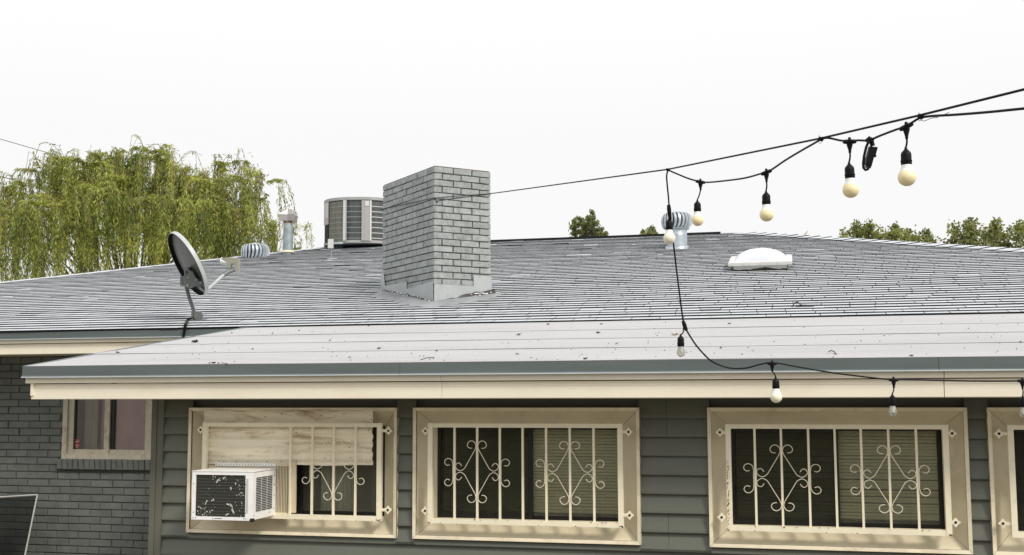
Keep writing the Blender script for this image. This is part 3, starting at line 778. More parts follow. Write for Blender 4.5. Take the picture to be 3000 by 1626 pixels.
# ---------------------------------------------------------------- brick wall behind, left
CB, LB = .0735, .245
bw = MB(); mx0 = .009
z_s = CZ + (at_y(200, 1375, YB)[2] - CZ)                         # under side of the brick sill
XL, XRt = at_y(183, 1300, YB)[0], at_y(447, 1300, YB)[0] + .10
ZWB, ZWT = at_y(300, 1345, YB)[2], CZ + .14
bw.box(XCL + .9, XL, YB + mx0, YB + .12, 0, ZEB + .004); bw.box(XRt, XEX, YB + mx0, YB + .12, 0, ZEB + .2)
bw.box(XL, XRt, YB + mx0, YB + .12, 0, ZWB); bw.box(XL, XRt, YB + mx0, YB + .12, ZWT, ZEB + .004)
for (yy0, yy1) in ((YB + mx0, 2 * YR - YB),):
    bw.box(XCL + .8, XCL + .9, yy0, yy1, 0, ZEB); bw.box(XCR - .9, XCR - .8, yy0, yy1, 0, ZEB)
bw.box(XCL + .9, XCR - .9, 2 * YR - YB - .1, 2 * YR - YB, 0, ZEB)
bwall = bw.build('brick_wall', M['mortar'], house)
var = [brick_mesh(LB - .009, CB - .009, .06, 100 + k).mesh('brick', M['brick']) for k in range(6)]
half = {}
rt = house.location
def put(me, x, y, z, par, name='brick', rz=0):
    o = D.objects.new(name, me); COL.objects.link(o); o.parent = par
    o.location = (x - rt[0], y - rt[1], z - rt[2]); o.rotation_euler = (0, 0, rz); return o
zcour = at_y(60, 1445, YB)[2]                                    # a bed joint seen in the photo
offs = zcour - math.floor(zcour / CB) * CB
restb = MB(); cnt = 0
Xv0, Xv1 = at_y(-60, 1300, YB)[0], at_y(452, 1300, YB)[0]
zvis = at_y(200, 1640, YB)[2]
ncr = 0; zz = offs + CB / 2
r_ = random.Random(9)
while zz < ZEB - .02:
    x = XCL + 1.0 + (.5 * LB if ncr % 2 else 0) + r_.uniform(-.015, .015)
    while x < Xv1 + .9:
        a, b = x - LB / 2, x + LB / 2
        pieces = [(a, b)]
        if ZWB - CB * .55 - (ZWB - z_s) < zz + CB / 2 and zz - CB / 2 < ZWT and zz > z_s - .02:
            lo = XL - (.045 if zz < ZWB + .005 else 0)
            if b > lo and a < XRt: pieces = ([(a, lo - .004)] if a < lo - .04 else []) + ([(XRt + .004, b)] if b > XRt + .04 else [])
        for (a1, b1) in pieces:
            vis = b1 > Xv0 and a1 < Xv1 and zz > zvis
            full = abs((b1 - a1) - LB) < .001
            jx = r_.uniform(-.003, .003); jy = r_.uniform(-.0015, .0015)
            if vis and cnt < 296:
                cnt += 1
                me = var[r_.randrange(6)] if full else brick_mesh(b1 - a1 - .009, CB - .009, .06, r_.randrange(9999)).mesh('brick', M['brick'])
                ob = put(me, (a1 + b1) / 2 + jx, YB + jy, zz + r_.uniform(-.001, .001), bwall)
            else:
                bm_ = brick_mesh(b1 - a1 - .009, CB - .009, .03, r_.randrange(9999))
                restb.add([(p[0] + (a1 + b1) / 2, p[1] + YB, p[2] + zz) for p in bm_.v], bm_.f)
        x += LB
    zz += CB; ncr += 1
restb.build('bricks', M['brick'], bwall, kind='stuff')
# rowlock sill of bricks on end
zt_ = ZWB - .002; x = XL - .04; k = 0
while x < XRt:
    wd = .0625
    q = brick_mesh(wd - .006, (ZWB - z_s) - .004, .11, 500 + k, j=.0025, bev=.008)
    me = q.mesh('sill_brick', M['brick']); o = put(me, x + wd / 2, YB - .038 + r_.uniform(-.003, .003), (zt_ + z_s) / 2, bwall, 'sill_brick'); o.rotation_euler = (r_.uniform(.04, .09), 0, 0)
    x += wd; k += 1

# window in the brick wall
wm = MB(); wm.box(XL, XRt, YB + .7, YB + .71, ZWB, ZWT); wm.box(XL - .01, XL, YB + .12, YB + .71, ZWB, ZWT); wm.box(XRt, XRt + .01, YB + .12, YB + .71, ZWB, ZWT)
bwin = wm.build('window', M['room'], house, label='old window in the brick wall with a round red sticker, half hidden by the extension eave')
def xa(px, y=YB): return at_y(px, 1280, y)[0]
q = MB(); zb = ZWB
q.box(XL, xa(197), YB - .012, YB + .10, zb, ZWT); q.box(xa(428), XRt, YB - .010, YB + .10, zb, ZWT)
q.box(xa(197), xa(428), YB - .016, YB + .10, zb, zb + .045)
q.box(xa(197), xa(428), YB - .012, YB + .10, ZWT - .03, ZWT)
q.build('frame', M['oldwood'], bwin)
q = MB(); z2 = zb + .045
q.box(xa(197) + .001, xa(213), YB + .010, YB + .05, z2, ZWT - .03); q.box(xa(303), xa(318), YB + .008, YB + .05, z2, ZWT - .03)
q.box(xa(213), xa(303), YB + .012, YB + .05, z2, z2 + .050); q.box(xa(318), xa(428), YB + .02, YB + .06, z2, z2 + .050)
q.box(xa(421), xa(428) - .001, YB + .022, YB + .06, z2 + .05, ZWT - .03)
q.build('sash', M['oldwood'], bwin)
q = MB(); q.box(xa(213), xa(217), YB + .015, YB + .05, z2 + .05, ZWT - .03); q.box(xa(318), xa(328), YB + .03, YB + .07, z2 + .05, ZWT - .03); q.build('sash_channel', M['bronze'], bwin)
q = MB(); q.box(xa(215), xa(303), YB + .030, YB + .032, z2 + .05, ZWT - .03); q.build('pane', G_old, bwin)
q = MB(); q.box(xa(328), xa(421), YB + .045, YB + .047, z2 + .05, ZWT - .03); q.build('pane', G_old, bwin)
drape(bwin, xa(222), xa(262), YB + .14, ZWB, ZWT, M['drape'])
q = MB(); q.box(xa(262), xa(310), YB + .20, YB + .21, ZWB, ZWT); q.box(xa(326), xa(445), YB + .075, YB + .08, ZWB, ZWT); q.build('window_shade', M['pinkshade'], bwin)
# round red sticker with a white C
sc_ = at_y(225, 1299, YB + .028); R_ = .042
q = MB(); q.prism([(R_ * .86 * math.cos(a), R_ * 1.18 * math.sin(a)) for a in [2 * math.pi * k / 8 + math.pi / 8 for k in range(8)]], sc_, (1, 0, 0), (0, 0, 1), (0, -1, 0), .0010)
st = q.build('sticker', M['sticker_r'], bwin, label='red sticker with a white letter C')
q = MB(); cpts = [(.017 * math.cos(a), .020 * math.sin(a)) for a in np.linspace(math.radians(48), math.radians(312), 16)]
def ribbon(pts, wd, o, dy):
    P = []; n = len(pts)
    for i, (u, v_) in enumerate(pts):
        a = pts[max(i - 1, 0)]; b = pts[min(i + 1, n - 1)]; tx, tz = b[0] - a[0], b[1] - a[1]; l = math.hypot(tx, tz); nx_, nz_ = -tz / l * wd, tx / l * wd
        P += [(o[0] + u + nx_, o[1] + dy, o[2] + v_ + nz_), (o[0] + u - nx_, o[1] + dy, o[2] + v_ - nz_)]
    q.add(P, [(2 * i, 2 * i + 1, 2 * i + 3, 2 * i + 2) for i in range(n - 1)])
ribbon(cpts, .0034, sc_, -.0022)
ribbon([(.031 * math.cos(a), .041 * math.sin(a)) for a in np.linspace(.35, 1.2, 6)], .0016, sc_, -.0022)
ribbon([(.031 * math.cos(a), .041 * math.sin(a)) for a in np.linspace(-2.8, -.35, 9)], .0014, sc_, -.0022)
ribbon([(.031 * math.cos(a), .041 * math.sin(a)) for a in np.linspace(1.9, 2.8, 6)], .0016, sc_, -.0022)
q.build('sticker_print', M['sticker_w'], st) if False else q.build('sticker_print', M['sticker_w'], bwin)

# ---------------------------------------------------------------- chimney, set at 45 degrees
ANG = math.radians(44.2)
dr = np.array([math.cos(ANG), math.sin(ANG), 0]); dl = np.array([-math.sin(ANG), math.cos(ANG), 0])
CA, CBL, CCH = .640, 1.245, .0658
ctop = CZ + 2.2375
ncour = 25; zbot = ctop - ncour * CCH
cm = MB(); ins = .017
c0 = CH_C.copy(); 
base = [c0 + dr * ins + dl * ins, c0 + dr * (CA - ins) + dl * ins, c0 + dr * (CA - ins) + dl * (CBL - ins), c0 + dr * ins + dl * (CBL - ins)]
P = [np.array([p[0], p[1], zbot - .3]) for p in base] + [np.array([p[0], p[1], ctop - .006]) for p in base]
cm.add(P, [(4, 5, 6, 7), (0, 1, 5, 4), (1, 2, 6, 5), (2, 3, 7, 6), (3, 0, 4, 7)])
chim = cm.build('chimney', M['chim_mortar'], house)
r_ = random.Random(21)
def face_row(p_start, dirv, length, z, starts, rz, n_b, first):
    """row of bricks along a face; first = length of the leading piece"""
    x = 0; nom = n_b; seq = []
    L = first
    while x < length - .004:
        b = min(x + L, length)
        if length - b < .035: b = length
        seq.append((x, b)); x = b; L = nom
    return seq
def chim_face(o0, dirv, inward, length, rz, nom, par_):
    for k in range(ncour):
        z = ctop - (k + .5) * CCH
        o_mid = o0 + dirv * length / 2
        if z + CCH < zroof(max(o0[1], (o0 + dirv * length)[1]) if False else min(o0[1], (o0 + dirv * length)[1])) - .05: continue
        first = nom if (k + par_) % 2 == 0 else nom * .42
        for (a, b) in face_row(o0, dirv, length, z, 0, rz, nom + r_.uniform(-.004, .004), first):
            mid = o0 + dirv * ((a + b) / 2)
            if z + CCH * 1.5 < zroof(mid[1]) : continue
            la, lb = (.0 if a < .001 else .0045), (.0 if b > length - .001 else .0045)
            me = brick_mesh(b - a - la - lb, CCH - .0085, .05, r_.randrange(99999), j=.0018, bev=.005).mesh('brick', M['chim'])
            mid = mid + dirv * (la - lb) / 2
            ob = D.objects.new('brick', me); COL.objects.link(ob); ob.parent = chim
            ob.location = (mid[0] - rt[0] - inward[0] * r_.uniform(-.0015, .0015), mid[1] - rt[1] - inward[1] * r_.uniform(-.0015, .0015), z - rt[2]); ob.rotation_euler = (0, r_.uniform(-.004, .004), rz)
o0 = np.array([c0[0], c0[1], 0.])
chim_face(o0, dr, dl, CA, ANG, CA / 3, 0)
lft = o0 + dl * CBL
chim_face(lft, -dl, dr, CBL, ANG - math.pi / 2, CBL / 5, 1)
bk = o0 + dr * CA + dl * CBL
# hidden faces and the flat top
q = MB()
for k in range(ncour):
    z = ctop - (k + .5) * CCH
    for (s_, dv, iw, ln, rz) in ((bk, -dr, -dl, CA, ANG + math.pi), (o0 + dr * CA, dl, -dr, CBL, ANG + math.pi / 2)):
        nom = ln / (3 if ln < 1 else 5)
        for (a, b) in face_row(s_, dv, ln, z, 0, rz, nom, nom if k % 2 else nom * .42):
            mid = s_ + dv * (a + b) / 2; bm_ = brick_mesh(b - a - .009, CCH - .0085, .05, r_.randrange(9999))
            ca, sa = math.cos(rz), math.sin(rz)
            q.add([(p[0] * ca - p[1] * sa + mid[0], p[0] * sa + p[1] * ca + mid[1], p[2] + z) for p in bm_.v], bm_.f)
q.build('bricks', M['chim'], chim, kind='stuff')
q = MB(); P = [o0 + dr * .012 + dl * .012, o0 + dr * (CA - .012) + dl * .012, o0 + dr * (CA - .012) + dl * (CBL - .012), o0 + dr * .012 + dl * (CBL - .012)]
q.prism([(0, 0), (CA - .02, 0), (CA - .02, CBL - .02), (0, CBL - .02)], np.array([P[0][0], P[0][1], ctop - .0058]), dr, dl, (0, 0, 1), .012); q.build('crown_slab', M['chim_mortar'], chim)
# stepped flashing: polygons in face coordinates (u from corner, z)
def face_uv(px, py, dirv):
    r = ray(px, py); n = np.cross(dirv, [0, 0, 1.0]); t = ((o0 + np.array([0, 0, CZ]) - CAM) @ n) / (r @ n) if abs(r @ n) > 1e-9 else 0
    p = CAM + r * t; return float((p - o0)[:2] @ dirv[:2]), p[2]
fr_px = [(1271, 892), (1440, 866), (1440, 810), (1386, 807), (1386, 839), (1345, 836), (1271, 832)]
polyR = [face_uv(a, b, dr) for a, b in fr_px]
fl_px = [(1271, 892), (1271, 824), (1194, 846), (1194, 825), (1131, 838), (1127, 800), (1119, 802), (1117, 863)]
polyL = [face_uv(a, b, dl) for a, b in fl_px]
q = MB(); pr2 = [(u, z) for u, z in polyR]; pr2[0] = (0 - .004, pr2[0][1] - .03); pr2[1] = (CA + .004, pr2[1][1] - .03); pr2[2] = (CA + .004, pr2[2][1])
q.prism(pr2, o0 - dl * .0085, dr, (0, 0, 1), -dl, .0025); q.build('flashing', M['flash'], chim)
q = MB(); pl2 = [(u, z) for u, z in polyL]; pl2[0] = (-.004, pl2[0][1] - .03); pl2[-1] = (CBL + .004, pl2[-1][1] - .03); pl2[-2] = (CBL + .004, pl2[-2][1])
q.prism(pl2[::-1], o0 - dr * .0085, dl, (0, 0, 1), -dr, .0025); q.build('flashing', M['flash'], chim)
# sealant around the foot: V shaped silver patch on the shingles, black tar seam, white smears
def on_roof(p, h): return np.array([p[0], p[1], zroof(p[1]) + h])
q = MB(); r_ = random.Random(4)
inner_, outer_ = [], []
def foot(t):   # t<0 left face, t>0 right face
    return o0 + (dr * t if t > 0 else dl * -t)
ts = list(np.linspace(-CBL - .06, -.02, 26)) + list(np.linspace(.02, CA + .10, 14))
P = []
for t in ts:
    f_ = foot(t); out = -(dl if t > 0 else dr)
    wv = .14 + .05 * abs(math.sin(t * 5)) + r_.uniform(-.02, .02) + (.12 if abs(t) < .15 else 0) * (1 - abs(t) / .15)
    edge = min(1, (CBL + .08 + t) / .25) if t < 0 else min(1, (CA + .12 - t) / .2)
    wv = .02 + wv * max(0.05, edge)
    mid = out if abs(t) > .1 else -(dl + dr) * .7071
    P += [on_roof(f_ + out * .004, .045), on_roof(f_ + mid * wv * .6, .026 + r_.uniform(-.003, .003)), on_roof(f_ + mid * wv, .013)]
n = len(ts)
q.add(P, [(3 * i, 3 * i + 1, 3 * i + 4, 3 * i + 3) for i in range(n - 1)] + [(3 * i + 1, 3 * i + 2, 3 * i + 5, 3 * i + 4) for i in range(n - 1)])
q.build('sealant_patch', M['seal'], chim, smooth=True)
q = MB(); P = []
for i, t in enumerate(ts[1:-1]):
    f_ = foot(t); out = -(dl if t > 0 else dr); h = r_.uniform(.006, .024) + (.024 if t > .25 else 0) + (.010 if t < -.2 and t > -.6 else 0)
    P += [on_roof(f_ + out * .0125, .02), on_roof(f_ + out * .0135, .036 + h), on_roof(f_ + out * .024, .03)]
n = len(ts) - 2
q.add(P, [(3 * i, 3 * i + 1, 3 * i + 4, 3 * i + 3) for i in range(n - 1)] + [(3 * i + 1, 3 * i + 2, 3 * i + 5, 3 * i + 4) for i in range(n - 1)])
q.build('tar_seam', M['tar'], chim, smooth=True)
q = MB()
for k in range(46):
    t = r_.choice([r_.uniform(-CBL, -.35), r_.uniform(-.5, -.02), r_.uniform(.2, CA)]); f_ = foot(t); out = -(dl if t > 0 else dr); al = dr if t > 0 else dl
    c = on_roof(f_ + out * .0265, .043 + r_.uniform(-.008, .022)); s = r_.uniform(.008, .028); hh = r_.uniform(.003, .009)
    poly = [(s * math.cos(a) * r_.uniform(.5, 1), hh * math.sin(a) * r_.uniform(.5, 1)) for a in np.linspace(0, 2 * math.pi, 8)[:-1]]
    q.prism(poly, c, al, (0, 0, 1), out, .002)
q.build('caulk_smears', M['sealw'], chim, kind='stuff')

# ================================================================== things on the roof
# ---- satellite dish
bp_ = roof_pt(575, 940)
dish = thing('satellite_dish', 'grey satellite dish on a bent mast at the left eave of the shingled roof', 'satellite dish', bp_)
dd = float((bp_ - CAM) @ CF)
def PD(px, py, dep=0.0): return at_d(px, py, dd + dep)
q = MB(); q.tube([PD(573, 938), PD(566, 905), PD(553, 868), PD(547, 845), PD(545, 815), PD(546, 790)], .0175, 12); q.build('mast', M['mast'], dish, smooth=True)
q = MB(); c = bp_ + np.array([.02, 0, 0])
q.obox(c + nn * .012, (1, 0, 0), ns, nn, .075, .05, .004); q.obox(PD(566, 925), (1, 0, 0), (0, 1, 0), (0, 0, 1), .010, .022, .045)
q.obox(PD(585, 925), (1, 0, 0), (0, 1, 0), (0, 0, 1), .004, .03, .04)
poly = [(.045 * math.cos(a), .045 * math.sin(a)) for a in np.linspace(0, 2 * math.pi, 17)[:-1]]
q.prism(poly, PD(581, 925, -.04), CR, CU, CF, .006)
q.build('foot_plate', M['mast'], dish)
nrm = CR * .74 + CU * .43 + CF * .52; nrm /= np.linalg.norm(nrm)
maj = -(CR * 103 - CU * 175); maj = maj - nrm * (maj @ nrm); maj /= np.linalg.norm(maj)      # towards upper left
mnr = np.cross(nrm, maj)
cen = PD(556, 770, -.05)
Rj, Rn = 98.0 * dd / FPX, 98.0 * dd / FPX * .92
q = MB(); V = []; F = []; rings, seg = 9, 40
for side in (0, 1):
    for i in range(rings + 1):
        rr = i / rings
        for k in range(seg):
            th = 2 * math.pi * k / seg
            dep = -.030 * (1 - rr * rr) + (.004 if side == 0 else 0)
            V.append(cen + maj * Rj * rr * math.cos(th) + mnr * Rn * rr * math.sin(th) + nrm * dep)
    o_ = side * (rings + 1) * seg
    for i in range(rings):
        for k in range(seg):
            f = (o_ + i * seg + k, o_ + i * seg + (k + 1) % seg, o_ + (i + 1) * seg + (k + 1) % seg, o_ + (i + 1) * seg + k)
            F.append(f if side == 0 else f[::-1])
q.add(V, F); q.build('reflector', M['dish'], dish, smooth=True)
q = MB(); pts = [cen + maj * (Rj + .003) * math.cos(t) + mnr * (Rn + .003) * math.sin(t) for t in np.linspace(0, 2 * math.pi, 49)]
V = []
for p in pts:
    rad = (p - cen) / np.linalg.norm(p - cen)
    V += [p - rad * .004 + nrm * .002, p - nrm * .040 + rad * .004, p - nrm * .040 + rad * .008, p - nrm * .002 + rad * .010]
q.add(V, [(4 * i, 4 * i + 4, 4 * i + 5, 4 * i + 1) for i in range(48)], 1)  # inside of the skirt coloured black to stand in for its shade
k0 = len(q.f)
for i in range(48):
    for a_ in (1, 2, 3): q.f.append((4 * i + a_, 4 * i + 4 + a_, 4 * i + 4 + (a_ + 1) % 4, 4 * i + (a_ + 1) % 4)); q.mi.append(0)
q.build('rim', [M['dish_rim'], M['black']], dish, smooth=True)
q = MB(); bc = PD(549, 822, -.02)
poly_px = [(535, 812), (548, 803), (562, 793), (572, 812), (590, 830), (572, 838), (554, 846), (541, 842)]
o_ = PD(549, 822, -.17)
q.prism([((a - 549) * dd / FPX, -(b - 822) * dd / FPX) for a, b in poly_px], o_, CR, CU, CF, .018)
q.obox(PD(543, 823, -.05), CR, CU, CF, .022, .048, .10)
q.obox(PD(580, 815, -.03), (CR * .75 - CU * .66), (CR * .66 + CU * .75), CF, .075, .008, .03)
q.obox(PD(566, 806, -.11), (CR * .6 - CU * .8), (CR * .8 + CU * .6), CF, .085, .012, .05)
q.build('bracket', M['mast'], dish)
for (a, b) in ((551, 813), (573, 820), (549, 836), (587, 828)):
    q = MB(); q.tube([PD(a, b, -.186), PD(a, b, -.165)], .007, 8); q.build('bolt', M['alu'], dish)
q = MB(); q.tube([PD(586, 842, -.02), PD(600, 855, -.04), PD(622, 836, .02), PD(655, 805, .10)], .016, 10)
q.build('feed_arm', M['dish_rim'], dish, smooth=True)
q = MB(); q.tube([PD(652, 807, .10), PD(672, 795, .14), PD(686, 790, .16)], [.021, .024, .022], 10); q.build('arm_sleeve', M['mast'], dish, smooth=True)
q = MB(); o_ = at_d(674, 775, dd + .12)
hp = [(648, 756), (668, 753), (698, 756), (699, 797), (691, 798), (689, 773), (676, 772), (674, 790), (668, 778), (662, 764)]
q.prism([((a - 674) * dd / FPX, -(b - 775) * dd / FPX) for a, b in hp], o_, CR, CU, CF, .075); q.build('feed_housing', M['lnb'], dish)
q = MB(); q.tube([at_d(647, 764, dd + .155), at_d(670, 768, dd + .155)], [.034, .028], 16); q.build('feed_horn', M['lnb_w'], dish, smooth=True)
q = MB()
for dz_ in (0, .012, -.012):
    q.tube([PD(557, 845, -.02 + dz_), PD(572, 853, -.03 + dz_), PD(590, 859, -.03 + dz_), PD(600, 858, -.02 + dz_)], .0035, 6)
q.build('cable_loop', M['black'], dish, smooth=True)
cab = MB(); ye = YE - .03
pe = at_y(538, 975, ye)
for k, ox in enumerate((0, .012, -.011)):
    cab.tube([PD(562, 930, -.02) + CR * ox, PD(549, 938, -.03) + CR * ox, np.array([at_y(544, 950, ye)[0], ye, at_y(544, 950, ye)[2]]) + CR * ox, at_y(540, 972, ye) + CR * ox * .7, at_y(535, 1000, ye) + CR * ox * .5, at_y(533, 1040, ye)], .005, 6)
cab.build('cable', M['black'], dish, smooth=True)

# ---- turbine vents
def turbine(loc, Rg, label, neck=True, scale_h=1.0, lean=0.0):
    t = thing('turbine_vent', label, 'roof vent', loc, 'spinning roof vents')
    x, y, z = loc
    if neck:
        q = MB(); rb = Rg * .66
        q.lathe([(rb * 1.02, -.08), (rb * 1.0, .10), (rb * .97, .17), (rb * 1.0, .175), (rb * .97, .185), (rb * .97, .24), (rb * 1.02, .245), (rb * .98, .26)], loc, seg=28)
        q.build('neck', M['galv'], t, smooth=True)
        q = MB(); q.lathe([(rb * 1.22, -.03), (rb * 1.18, .02), (rb * 1.05, .05)], (x, y, z - .01), axis=nn, seg=28); q.build('collar', M['galv'], t, smooth=True)
        hz = z + .26
        
    else: hz = z
    H = Rg * 1.05
    q = MB(); q.lathe([(Rg * .72, 0), (Rg * .70, H * .5), (Rg * .45, H * .96)], (x, y, hz), seg=24); q.build('inner_drum', M['dark'], t)
    nb = 23
    for k in range(nb):
        th0 = 2 * math.pi * k / nb; V = []
        for i in range(9):
            s = i / 8; ph = math.pi * (.10 + .80 * s)
            r = Rg * (.40 + .60 * math.sin(ph) ** .8) if s > .5 else Rg * (.66 + .34 * math.sin(ph) ** .9)
            h = hz + H * (.5 - .5 * math.cos(math.pi * s))
            tw = .22 * math.sin(math.pi * s)
            for (dt, rm) in ((0, .85), (.10, 1.0), (.235, .975)):
                a = th0 + tw + dt; V.append((x + r * rm * math.cos(a), y + r * rm * math.sin(a), h))
        q = MB(); q.add(V, [(3 * i + a, 3 * i + a + 1, 3 * i + a + 4, 3 * i + a + 3) for i in range(8) for a in range(2)])
        q.build('vane', M['galv'], t, smooth=True)
    q = MB(); q.lathe([(Rg * .47, 0), (Rg * .44, .012), (Rg * .20, .03), (.01, .036)], (x, y, hz + H * .965), seg=24); q.build('top_cap', M['galv'], t, smooth=True)
    q = MB(); q.lathe([(Rg * .75, -.008), (Rg * .77, 0.004), (Rg * .72, .012)], (x, y, hz), seg=28); q.build('bottom_ring', M['galv'], t, smooth=True)
    return t
tb = roof_pt(1984, 729); dt_ = float((tb - CAM) @ CF); Rg = 45.5 * dt_ / FPX
turbine(tuple(tb), Rg, 'shiny ribbed turbine vent on a tall neck below the ridge, right of the chimney')
pl = at_d(748, 760, 17.4); turbine((pl[0], pl[1], pl[2]), 42 * 17.4 / FPX, 'ribbed turbine vent peeking over the left hip behind the dish', neck=True)
D.objects[-1] if False else None
lt = [o for o in D.objects if o.type == 'EMPTY' and o.name.startswith('turbine_vent')][1]
lt.location.z -= .26

# ---- vent pipe with cap
pd = 17.6
pb_ = at_d(843, 738, pd)
vp = thing('vent_pipe', 'weathered grey flue pipe with peaked metal cap rising behind the left hip', 'vent pipe', (pb_[0], pb_[1], pb_[2] - .35))
k_ = pd / FPX
q = MB(); q.lathe([(16 * k_, -.35), (15.5 * k_, 0), (14.2 * k_, .28), (13.2 * k_, .44)], pb_, seg=24); q.build('pipe', M['galv_d'], vp, smooth=True)
q = MB(); q.lathe([(12.6 * k_, .43), (12.9 * k_, .45), (12.7 * k_, .485)], pb_, seg=24); q.build('rusty_band', M['rust'], vp, smooth=True)
q = MB(); q.lathe([(20 * k_, -.01), (17 * k_, .015), (16 * k_, .02)], pb_, seg=24); q.build('storm_collar', M['beige'], vp, smooth=True)
cz_ = at_d(838, 646, pd)
# cap: box with four peaked hoods
q = MB(); ca = math.radians(20); ux = np.array([math.cos(ca), math.sin(ca), 0]); uy = np.array([-math.sin(ca), math.cos(ca), 0]); uz = np.array([0, 0, 1.])
cb = np.array([pb_[0], pb_[1], cz_[2]])
rotc = math.radians(-96)
V = []
for (zz_, rh, rv) in ((-1, 29, 13), (13, 33, 15), (17.5, 34, 16), (33, 17, 12), (34, 4, 4)):
    for k in range(8):
        # four hood faces: two outer corners each, valleys between
        a_ = rotc + math.pi / 2 * (k // 2) + (0 if k % 2 == 0 else math.pi / 4)
        rr3 = rv if k % 2 == 0 else rh
        V.append(cb + (ux * math.cos(a_) + uy * math.sin(a_)) * rr3 * k_ + uz * zz_ * k_)
F = [(8 * i + k, 8 * i + (k + 1) % 8, 8 * i + 8 + (k + 1) % 8, 8 * i + 8 + k) for i in range(4) for k in range(8)] + [tuple(range(7, -1, -1)), tuple(32 + k for k in range(8))]
q.add(V, F)
q.build('cap', M['cap'], vp)

# ---- air conditioner condenser behind the ridge
cd = 18.3; kk = cd / FPX
cc = at_d(1060, 730, cd); cc[2] = ZR + .045
cond = thing('condenser_unit', 'large round-cornered grey condenser unit standing behind the ridge left of the chimney', 'air conditioner', cc)
RX = 109 * kk; top_z = at_d(1060, 601, cd)[2]
def octo(r, rot=0.06, n=24, sq=2.35):
    out = []
    for k in range(n):
        a = 2 * math.pi * k / n + rot; ca_, sa_ = math.cos(a), math.sin(a)
        rr = r / (abs(ca_) ** sq + abs(sa_) ** sq) ** (1 / sq); out.append((rr * ca_, rr * sa_))
    return out
q = MB(); q.prism(octo(RX * .97), (cc[0], cc[1], cc[2]), CR * [1, 1, 0], _FH, (0, 0, 1), top_z - cc[2]); q.build('coil', M['cond_fin'], cond)
q = MB(); q.prism(octo(RX * 1.01), (cc[0], cc[1], top_z), CR * [1, 1, 0], _FH, (0, 0, 1), .045); q.build('top_lid', M['cond'], cond)
q = MB(); q.prism(octo(RX * 1.0), (cc[0], cc[1], cc[2] - .03), CR * [1, 1, 0], _FH, (0, 0, 1), .04); q.build('base_pan', M['cond'], cond)
rr_ = octo(RX * .995)
fx = [(a - 1060) * kk for a in (955, 976, 1020, 1027, 1075, 1081, 1096, 1101, 1160)]
def front_y(u):      # distance toward the viewer of the rounded skin at offset u
    sq = 2.35; uu = min(abs(u) / RX, .999); return -RX * (1 - uu ** sq) ** (1 / sq)
def panel(u0, u1, z0, z1, m_, name, proud=.012, n=5):
    q = MB(); P = []
    for i in range(n + 1):
        u = u0 + (u1 - u0) * i / n; yy = front_y(u) - proud
        for z in (z0, z1): P.append(np.array([cc[0], cc[1], z]) + _R * u + _FH * yy)
    Q = [p + _FH * .008 for p in P]
    m2 = len(P)
    q.add(P + Q, [(2 * i, 2 * i + 2, 2 * i + 3, 2 * i + 1) for i in range(n)] + [(0, 1, m2 + 1, m2), (m2 - 2, 2 * m2 - 2, 2 * m2 - 1, m2 - 1)])
    return q.build(name, m_, cond)
zt = top_z; zb = cc[2]
panel(fx[0], fx[1] - .01, zb + .28, zt, M['pink'], 'service_panel', .02)
panel(fx[0] + .04, fx[1] - .015, zb + .38, zt - .03, M['cond_l'], 'rating_label', .026)
panel(fx[0] + .02, fx[1] - .01, zb, zb + .28, M['dark'], 'service_opening', .006)
panel(fx[1], fx[2], zb, zt - .02, M['coil_oil'], 'weathered_coil', .004)
panel(fx[2], fx[3], zb, zt - .005, M['cond_l'], 'corner_post', .02); panel(fx[3], fx[3] + .02, zb, zt - .01, M['cond'], 'corner_post', .018)
panel(fx[4] - .01, fx[5], zb, zt - .01, M['cond'], 'corner_post', .018)
panel(fx[5], fx[6] - .004, zb, zt - .01, M['cond'], 'corner_post', .014); panel(fx[5] + .008, fx[6] - .012, zt - .10, zt - .02, M['cond_l'], 'badge', .022)
panel(fx[6], fx[7], zb, zt - .01, M['cond_l'], 'corner_post', .02)
for k in range(7):
    z = zb + .035 + k * (zt - zb - .06) / 7
    panel(fx[1] + .005, fx[2] - .005, z, z + .006, M['cond'], 'louvre_wire', .014)
    panel(fx[3] + .02, fx[4] - .01, z, z + .006, M['cond'], 'louvre_wire', .016)
    panel(fx[7], fx[8], z, z + .010, M['cond_l'], 'louvre_wire', .016, 8)
# ---- small weather sensor on a stub pole in front of it
sb = roof_pt(971, 762)
sen = thing('rain_sensor', 'small white sensor box with side arm on a thin pole left of the chimney', 'sensor', sb)
sd_ = float((sb - CAM) @ CF)
q = MB(); q.tube([sb, at_d(971, 728, sd_)], .009, 8); q.build('pole', M['galv_d'], sen)
q = MB(); q.obox(at_d(969, 714, sd_), _R, _FH, uz, .036, .03, .064); q.build('box', M['cond_l'], sen)
q = MB(); q.tube([at_d(975, 713, sd_ - .02), at_d(1005, 712, sd_ - .02)], .010, 8); q.build('arm', M['galv'], sen)
q = MB(); q.lathe([(.10, .008), (.06, .02), (.02, .03)], sb, axis=nn, seg=14); q.build('sealant_blob', M['seal'], sen, smooth=True)

